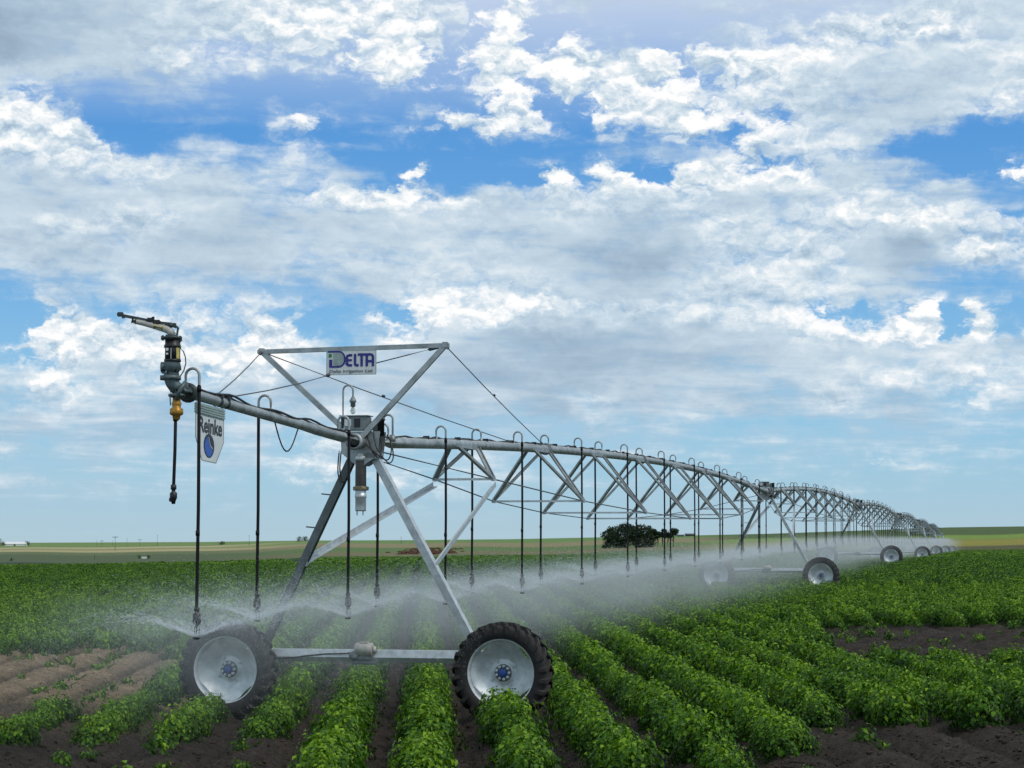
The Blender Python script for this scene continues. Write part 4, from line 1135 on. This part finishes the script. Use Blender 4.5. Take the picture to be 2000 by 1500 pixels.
def hut(name, label, cat, px, Yd, wx, wy, h, rh, wm, rm):
    x = (px - 1000) / F * Yd; z = gz(x, Yd) - .3
    t = thing(name, label, cat, (x, Yd, z))
    a, c = wx / 2, wy / 2
    b = MB(); b.add([(-a, -c, 0), (a, -c, 0), (a, c, 0), (-a, c, 0), (-a, -c, h), (a, -c, h), (a, c, h), (-a, c, h), (-a, 0, h + rh), (a, 0, h + rh)],
                    [[0, 1, 5, 4], [1, 2, 6, 9, 5], [2, 3, 7, 6], [3, 0, 4, 8, 7]]); b.build('wall', wm, t)
    b = MB(); e = .4
    b.add([(-a - e, -c - e, h - .15), (a + e, -c - e, h - .15), (a + e, 0, h + rh + .1), (-a - e, 0, h + rh + .1), (-a - e, c + e, h - .15), (a + e, c + e, h - .15)], [[0, 1, 2, 3], [3, 2, 5, 4]]); b.build('roof', rm, t)
    b = MB(); b.box((0, -c - .03, h * .4), (wx * .08, .06, h * .8)); b.build('door', M['shed'] if wm is not M['shed'] else M['roofm'], t)
    return t
hut('white_barn', 'long low white barn on the horizon at the left edge', 'barn', 33, 2330, 24, 9, 2.6, 2.0, M['barnwall'], M['barnwall'])
hut('far_shed', 'long low dark shed on the skyline right of the loose trees', 'shed', 1347, 1500, 6.6, 4, 1.6, .5, M['shed'], M['roofm'])
hut('far_shed', 'smaller dark shed beside the rightmost loose tree', 'shed', 1328, 1500, 4.6, 4, 1.1, .4, M['shed'], M['roofm'])
x = (284 - 1000) / F * 800
tr = thing('water_trough', 'low pale trough between two dark shrubs beyond the crop', 'trough', (x, 800, gz(x, 800)))
b = MB(); b.box((0, 0, .35), (2.0, .9, .7), bev=.06); b.build('tub', M['barnwall'], tr)
b = MB(); b.box((-.7, 0, .02), (.2, 1.0, .25)); b.box((.7, 0, .02), (.2, 1.0, .25)); b.build('skid', M['wood'], tr)

def pole(px, Yd, h, arm, label):
    x = (px - 1000) / F * Yd
    t = thing('utility_pole', label, 'utility pole', (x, Yd, gz(x, Yd) - .3), 0, 'utility poles on the far plain')
    b = MB(); b.tube([(0, 0, 0), (0, 0, h)], [.20, .13], 8); b.build('shaft', M['wood'], t)
    if arm:
        b = MB(); b.bar((-1.5, 0, h - .6), (1.5, 0, h - .6), .22, .22)
        for k in (-1.3, -.6, .6, 1.3): b.bar((k, 0, h - .5), (k, 0, h - .1), .12)
        b.build('crossarm', M['wood'], t)
for px, Yd, h, arm, lb in ((191, 2200, 6.0, False, 'thin short pole, leftmost on the horizon'), (201, 1750, 5.4, True, 'short pole with crossarm left of the tallest crossarm pole'), (227, 1250, 8.5, True, 'tallest dark crossarm pole standing before the tan field'),
                           (222, 2200, 5.5, False, 'faint thin pole just left of the tallest crossarm pole'), (250, 1800, 7.0, False, 'bare thin pole right of the tallest crossarm pole'), (275, 1800, 6.0, True, 'pole with small crossarm above the two leaning shrubs'), (309, 1800, 9.5, False, 'tall thin bare mast left of the first drop hose'),
                           (187, 800, 1.8, False, 'stubby dark post beyond the crop at the left'), (488, 1500, 7, False, 'thin pole on the plain just left of the second drop hose'), (784, 1300, 4.5, False, 'thin pale pole on the plain right of the tower legs')):
    pole(px, Yd, h, arm, lb)
# reddish weeds past the field edge
wp = []
for _ in range(170):
    px = random.gauss(838, 26); d = random.uniform(760, 1000); x = (px - 1000) / F * d
    wp.append((x, d, gz(x, d) - .1, random.uniform(.5, 1.0), random.uniform(0, 6.28), 0))
WM = [plant_mesh('weed', 160, 1.2, 1.2, .7, .4, 300, mat='weedred', ns=0)]
o = crop_mass('red_weeds', wp, WM, 'reddish brown weed patch beyond the crop, behind the bright tower leg', 'weeds')

# ------------------------------------------------------------------ sky
def sky():
    w = bpy.data.worlds.new('World'); scene.world = w; w.use_nodes = True
    nt = w.node_tree; N, Lk = nt.nodes, nt.links
    bg = N['Background']
    def val(n, i, v):
        if v is None: return
        if isinstance(v, (int, float)): n.inputs[i].default_value = v
        elif isinstance(v, tuple): n.inputs[i].default_value = (*v, 1) if len(v) == 3 and n.inputs[i].type == 'RGBA' else v
        else: Lk.new(v, n.inputs[i])
    def ma(op, a, b=None, c=None, clamp=False):
        n = N.new('ShaderNodeMath'); n.operation = op; n.use_clamp = clamp
        for i, v in enumerate((a, b, c)): val(n, i, v)
        return n.outputs[0]
    def mr(v, a, b, lo=0., hi=1., smooth=True):
        n = N.new('ShaderNodeMapRange'); n.clamp = True
        if smooth: n.interpolation_type = 'SMOOTHSTEP'
        for k, q in (('From Min', a), ('From Max', b), ('To Min', lo), ('To Max', hi)): n.inputs[k].default_value = q
        Lk.new(v, n.inputs['Value']); return n.outputs[0]
    def mix(f, a, b):
        n = N.new('ShaderNodeMix'); n.data_type = 'RGBA'
        val(n, 0, f); val(n, 6, a); val(n, 7, b); return n.outputs[2]
    tc = N.new('ShaderNodeTexCoord'); sp = N.new('ShaderNodeSeparateXYZ'); Lk.new(tc.outputs['Generated'], sp.inputs[0])
    dx, dy, dz = sp.outputs
    az = ma('ARCTAN2', dx, dy); el = ma('ARCSINE', dz)
    def noise(vec, sc, det, rough=.6, dist=0.0):
        n = N.new('ShaderNodeTexNoise'); n.noise_dimensions = '2D'; Lk.new(vec, n.inputs['Vector']); n.inputs['Scale'].default_value = sc
        n.inputs['Detail'].default_value = det; n.inputs['Roughness'].default_value = rough; n.inputs['Distortion'].default_value = dist
        return n
    def vec(x, y):
        c = N.new('ShaderNodeCombineXYZ'); val(c, 0, x); val(c, 1, y); return c.outputs[0]
    base = vec(az, el)
    wn = noise(base, 22, 3, .55)
    ws = N.new('ShaderNodeSeparateColor'); Lk.new(wn.outputs['Color'], ws.inputs[0])
    wn2 = noise(vec(az, ma('MULTIPLY', el, 1.5)), 75, 6, .6)
    ws2 = N.new('ShaderNodeSeparateColor'); Lk.new(wn2.outputs['Color'], ws2.inputs[0])
    azw = ma('ADD', ma('ADD', az, ma('MULTIPLY', ma('SUBTRACT', ws.outputs[0], .5), .026)), ma('MULTIPLY', ma('SUBTRACT', ws2.outputs[0], .5), .016))
    elw = ma('ADD', ma('ADD', el, ma('MULTIPLY', ma('SUBTRACT', ws.outputs[1], .5), .012)), ma('MULTIPLY', ma('SUBTRACT', ws2.outputs[1], .5), .014))
    uu = mr(azw, -1000 / F, 1000 / F, 0, 1, False)
    # rows of (x, cover 0-9, brightness 0-9), read upwards from the horizon
    rows = {
     1050: '0:1:6 1000:1:6 2000:1:6', 1000: '0:2:6 500:2:6 1000:2:6 1500:1:6 2000:1:6', 950: '0:5:6 300:4:6 700:5:7 1000:4:6 1400:3:6 1700:3:6 2000:1:6',
     900: '0:7:7 80:5:6 200:5:5 400:5:5 600:6:7 900:5:6 1200:4:6 1600:4:6 1700:6:7 1800:4:6 2000:3:6',
     840: '0:6:5 100:7:5 250:6:4 400:6:5 600:7:7 700:6:6 850:5:4 1000:5:5 1150:6:6 1300:5:5 1450:4:5 1700:4:5 1850:5:6 2000:3:5',
    790: '0:7:6 100:8:7 200:7:6 300:6:4 420:6:3 500:6:6 600:7:5 700:8:7 800:6:3 950:8:5 1050:7:4 1150:8:7 1250:8:5 1400:8:6 1500:7:5 1650:8:7 1750:6:4 1900:7:7 2000:5:5',
     740: '0:7:6 100:8:8 200:9:6 300:8:7 400:9:8 500:9:7 600:8:5 700:8:5 800:9:5 900:9:4 1000:9:4 1200:9:4 1400:8:5 1600:9:6 1750:8:7 1900:8:7 2000:8:6',
     690: '0:5:7 80:7:8 150:9:9 250:9:9 350:9:8 450:9:8 550:9:9 600:8:7 680:7:5 760:9:6 850:9:4 1000:9:4 1200:9:4 1400:9:5 1600:9:6 1800:9:6 2000:8:6',
     655: '0:2:7 60:3:7 100:8:9 180:9:9 280:9:8 380:7:8 440:4:6 490:9:9 560:8:9 620:4:7 660:2:5 720:5:6 780:8:8 850:9:6 950:9:4 1100:9:4 1300:9:5 1500:9:6 1600:9:7 1700:9:8 1790:9:9 1850:5:8 1920:9:9 1970:4:7 2000:6:8',
     610: '0:2:6 80:3:7 130:7:8 190:4:6 300:6:7 420:6:7 540:5:7 640:3:6 700:3:6 750:6:8 830:9:9 900:9:8 1000:9:9 1100:9:7 1300:9:7 1500:9:7 1600:8:8 1660:4:7 1720:6:7 1800:7:9 1850:1:6 1920:8:9 1980:1:6 2000:1:6',
     565: '0:5:5 100:6:6 250:7:6 400:7:6 550:6:6 650:6:6 720:9:6 850:9:7 1000:9:7 1200:9:5 1400:9:7 1550:9:7 1700:8:6 1800:6:5 1900:4:5 2000:4:6',
     500: '0:9:6 200:9:6 400:9:5 600:9:6 800:9:6 1000:9:6 1150:9:4 1250:9:3 1400:9:7 1600:9:7 1700:9:5 1780:9:3 1900:9:8 2000:9:7',
     440: '0:9:6 150:9:7 300:9:7 450:9:5 600:9:5 800:9:6 950:9:6 1100:9:6 1250:9:5 1400:9:7 1600:9:7 1800:9:8 1900:7:7 2000:6:7',
     395: '0:9:5 150:9:5 300:9:6 450:9:6 520:7:6 570:5:6 640:8:8 720:8:8 800:9:8 900:9:7 1000:9:6 1150:9:7 1300:9:7 1500:9:6 1700:9:7 1850:8:6 1920:4:5 2000:4:5',
     350: '0:9:6 150:9:7 300:9:7 400:8:6 500:7:6 600:6:6 660:6:5 720:2:5 780:3:7 820:7:9 870:1:6 950:1:6 1020:3:7 1070:8:9 1140:4:7 1200:8:9 1270:5:8 1350:9:9 1450:9:8 1550:9:8 1650:9:6 1750:7:6 1800:4:6 1870:1:6 1940:4:8 2000:8:9',
     300: '0:9:8 100:9:8 190:9:8 240:4:7 300:2:6 360:5:6 450:5:6 540:5:6 600:8:7 650:3:5 720:2:5 800:0:5 900:1:6 1000:1:5 1100:2:6 1180:4:6 1250:4:6 1320:4:6 1400:6:6 1480:8:8 1560:8:7 1640:7:7 1700:6:6 1760:1:6 1900:0:6 2000:1:6',
     245: '0:9:8 100:9:8 160:7:7 220:2:6 350:2:5 480:2:5 540:6:7 600:6:8 650:3:6 720:3:6 800:6:7 880:7:8 960:8:8 1040:8:8 1110:3:7 1180:7:8 1250:4:7 1320:9:8 1390:8:9 1440:5:8 1520:8:8 1650:9:6 1800:9:6 1900:7:7 2000:6:7',
     190: '0:8:6 80:7:7 150:5:6 220:3:5 300:4:5 400:3:5 500:1:5 650:1:5 780:2:6 850:3:7 920:2:6 1000:8:9 1060:7:8 1140:9:8 1250:9:9 1330:8:8 1420:8:7 1430:8:7 1550:9:7 1750:9:6 1900:9:6 2000:9:7',
     135: '0:9:2 80:9:4 200:9:6 320:9:7 420:7:7 520:6:7 620:6:7 700:9:8 780:9:9 850:8:8 930:7:8 990:9:9 1080:9:9 1200:9:8 1350:9:9 1450:9:9 1600:9:7 1800:9:6 2000:9:7',
     75: '0:9:2 120:9:4 250:9:6 400:9:7 550:9:8 700:9:8 820:9:8 910:7:7 960:4:8 1010:9:9 1060:3:8 1120:6:8 1180:3:6 1300:2:6 1400:4:6 1500:7:7 1650:9:8 1800:9:8 2000:9:6',
     20: '0:9:3 120:9:4 250:9:6 450:9:7 650:9:8 800:9:8 880:7:7 940:4:7 1000:8:9 1060:4:7 1150:7:6 1250:4:5 1350:5:6 1450:5:6 1600:5:6 1750:6:6 1850:8:7 2000:9:6',
     -60: '0:9:5 400:9:6 800:8:7 1100:7:7 1400:6:6 1700:7:7 2000:8:6'}
    prev = None; keys = sorted(rows, reverse=True); last = None
    for py in keys:
        n = N.new('ShaderNodeValToRGB'); Lk.new(uu, n.inputs[0]); cr = n.color_ramp; cr.interpolation = 'EASE'
        st_ = [tuple(float(q) for q in it.split(':')) for it in rows[py].split()]
        while len(cr.elements) < len(st_): cr.elements.new(.5)
        for e, (x, c, b_) in zip(cr.elements, st_): e.position = 0
        for k, (x, c, b_) in enumerate(st_):
            e = cr.elements[k]; e.position = x / 2000; e.color = (c / 9, b_ / 9, 0, 1)
        if prev is None: prev = n.outputs[0]
        else:
            b0, b1 = (HORIZ - last) / F, (HORIZ - py) / F
            prev = mix(mr(elw, b0, b1), prev, n.outputs[0])
        last = py
    ls = N.new('ShaderNodeSeparateColor'); Lk.new(prev, ls.inputs[0])
    cov, bri = ls.outputs[0], ls.outputs[1]
    # cloud texture: puffs plus horizontal streaks
    def puff(off):
        v = vec(az, ma('MULTIPLY', ma('ADD', el, off), 1.6))
        a = noise(v, 40, 8, .58, .1).outputs['Fac']
        o = N.new('ShaderNodeTexVoronoi'); o.voronoi_dimensions = '2D'; o.feature = 'SMOOTH_F1'; o.inputs['Smoothness'].default_value = .6
        wv = N.new('ShaderNodeVectorMath'); wv.operation = 'MULTIPLY_ADD'; Lk.new(wn2.outputs['Color'], wv.inputs[0]); wv.inputs[1].default_value = (.018, .018, 0); Lk.new(v, wv.inputs[2])
        Lk.new(wv.outputs[0], o.inputs['Vector']); o.inputs['Scale'].default_value = 46; o.inputs['Detail'].default_value = 3; o.inputs['Roughness'].default_value = .55; o.inputs['Lacunarity'].default_value = 2.3
        vo = ma('MULTIPLY_ADD', o.outputs['Distance'], -1.15, 1.05)
        return ma('ADD', ma('MULTIPLY', a, .45), ma('MULTIPLY', vo, .55))
    pa, pb = puff(0.0), puff(.0042)
    v2 = vec(ma('ADD', az, ma('MULTIPLY', el, .9)), ma('MULTIPLY', ma('POWER', ma('MAXIMUM', el, .002), .8), 5.0))
    streak = noise(v2, 20, 9, .60, .25).outputs['Fac']
    big = noise(vec(az, ma('MULTIPLY', el, 2.2)), 9, 4, .55).outputs['Fac']
    puffw = mr(bri, .55, .95)
    nz = N.new('ShaderNodeMix'); Lk.new(mr(puffw, 0, 1, .30, .85), nz.inputs[0]); Lk.new(streak, nz.inputs[2]); Lk.new(pa, nz.inputs[3])
    nzo = nz.outputs[0]
    dens = ma('ADD', ma('ADD', cov, .075), ma('MULTIPLY', ma('SUBTRACT', nzo, .5), 1.35))
    asoft, ahard = mr(dens, .18, .98), mr(dens, .36, .68)
    alpha = ma('ADD', asoft, ma('MULTIPLY', ma('SUBTRACT', ahard, asoft), mr(bri, .66, .95)))
    fine = lambda off: noise(vec(az, ma('MULTIPLY', ma('ADD', el, off), 1.5)), 95, 7, .58).outputs['Fac']
    relief = ma('ADD', ma('MULTIPLY', ma('SUBTRACT', pa, pb), 1.0), ma('MULTIPLY', ma('SUBTRACT', fine(0.0), fine(.0022)), .42))
    relief = ma('MULTIPLY', relief, mr(bri, .60, .95, .14, 1.15))
    b2 = ma('ADD', ma('MULTIPLY_ADD', bri, .90, -.02), relief)
    b2 = ma('ADD', b2, ma('MULTIPLY', ma('SUBTRACT', streak, .5), mr(el, .035, .10, .85, .34)))
    b2 = ma('ADD', b2, ma('MULTIPLY', ma('SUBTRACT', big, .5), .34))
    mid = noise(vec(ma('MULTIPLY_ADD', el, .5, az), ma('MULTIPLY', el, 2.6)), 24, 5, .5, .4).outputs['Fac']
    b2 = ma('ADD', b2, ma('MULTIPLY', ma('SUBTRACT', mid, .5), .36))
    b2 = ma('MAXIMUM', b2, ma('MULTIPLY_ADD', alpha, -.5, .62))
    ramp = N.new('ShaderNodeValToRGB'); Lk.new(b2, ramp.inputs[0]); cr = ramp.color_ramp
    for e, (p, c) in zip([cr.elements[0], cr.elements[1], cr.elements.new(.35), cr.elements.new(.62), cr.elements.new(.82)],
                         ((0.0, (.26, .35, .46)), (1.0, (.94, .95, .95)), (.35, (.40, .53, .66)), (.62, (.58, .70, .80)), (.82, (.78, .85, .90)))):
        e.position = p; e.color = (*c, 1)
    nish = N.new('ShaderNodeTexSky'); nish.sky_type = 'NISHITA'; nish.sun_disc = False
    nish.sun_elevation = SUN_EL; nish.sun_rotation = SUN_ROT; nish.air_density = 1.2; nish.dust_density = .6; nish.ozone_density = 2.5
    vm = N.new('ShaderNodeVectorMath'); vm.operation = 'SCALE'; Lk.new(nish.outputs[0], vm.inputs[0]); vm.inputs['Scale'].default_value = .10
    clear = N.new('ShaderNodeValToRGB'); Lk.new(mr(el, 0, .30, 0, 1, False), clear.inputs[0]); cr = clear.color_ramp
    for e, (p, c) in zip([cr.elements[0], cr.elements[1], cr.elements.new(.10), cr.elements.new(.22), cr.elements.new(.42), cr.elements.new(.62)],
                         ((0.0, (.43, .61, .73)), (1.0, (.06, .23, .60)), (.10, (.33, .59, .78)), (.22, (.25, .55, .82)), (.42, (.13, .40, .78)), (.62, (.080, .31, .72)))):
        e.position = p; e.color = (*c, 1)
    blue = mix(.88, vm.outputs[0], clear.outputs[0])
    skyc = mix(ma('MULTIPLY', alpha, mr(el, 0, .035, .3, 1)), blue, ramp.outputs[0])
    Lk.new(skyc, bg.inputs['Color']); bg.inputs['Strength'].default_value = 1.0
    w.cycles.sampling_method = 'MANUAL'; w.cycles.sample_map_resolution = 512
SUN_EL, SUN_AZ = R(52), R(125)     # azimuth measured clockwise from +Y (away from the camera)
SUN_ROT = SUN_AZ
sky()
sl = bpy.data.lights.new('sun', 'SUN'); sl.energy = 1.5; sl.angle = R(10); sl.color = (1, .96, .90)
so = bpy.data.objects.new('sun', sl); COL.objects.link(so)
sd = Vector((math.sin(SUN_AZ) * math.cos(SUN_EL), math.cos(SUN_AZ) * math.cos(SUN_EL), math.sin(SUN_EL)))
so.rotation_euler = (-sd).to_track_quat('-Z', 'Y').to_euler(); so.location = (20, -10, 40)

# ------------------------------------------------------------------ camera and render settings
cam = bpy.data.cameras.new('camera'); cam.sensor_width = 36; cam.lens = 36 * F / 2000; cam.clip_end = 12000; cam.clip_start = .5
co = bpy.data.objects.new('camera', cam); COL.objects.link(co)
co.location = (0, 0, EYE); co.rotation_euler = (math.pi / 2 + PITCH, 0, 0)
scene.camera = co
vs = scene.view_settings; vs.view_transform = 'Standard'; vs.look = 'None'; vs.exposure = 0; vs.gamma = 1
cy = scene.cycles
cy.max_bounces = 6; cy.diffuse_bounces = 3; cy.glossy_bounces = 2; cy.transmission_bounces = 3; cy.transparent_max_bounces = 24; cy.volume_bounces = 0
cy.volume_step_rate = .08; cy.volume_max_steps = 400
cy.use_denoising = True
try:
    cy.denoiser = 'OPENIMAGEDENOISE'; cy.denoising_input_passes = 'RGB_ALBEDO_NORMAL'
except Exception: pass
cy.sample_clamp_indirect = 6
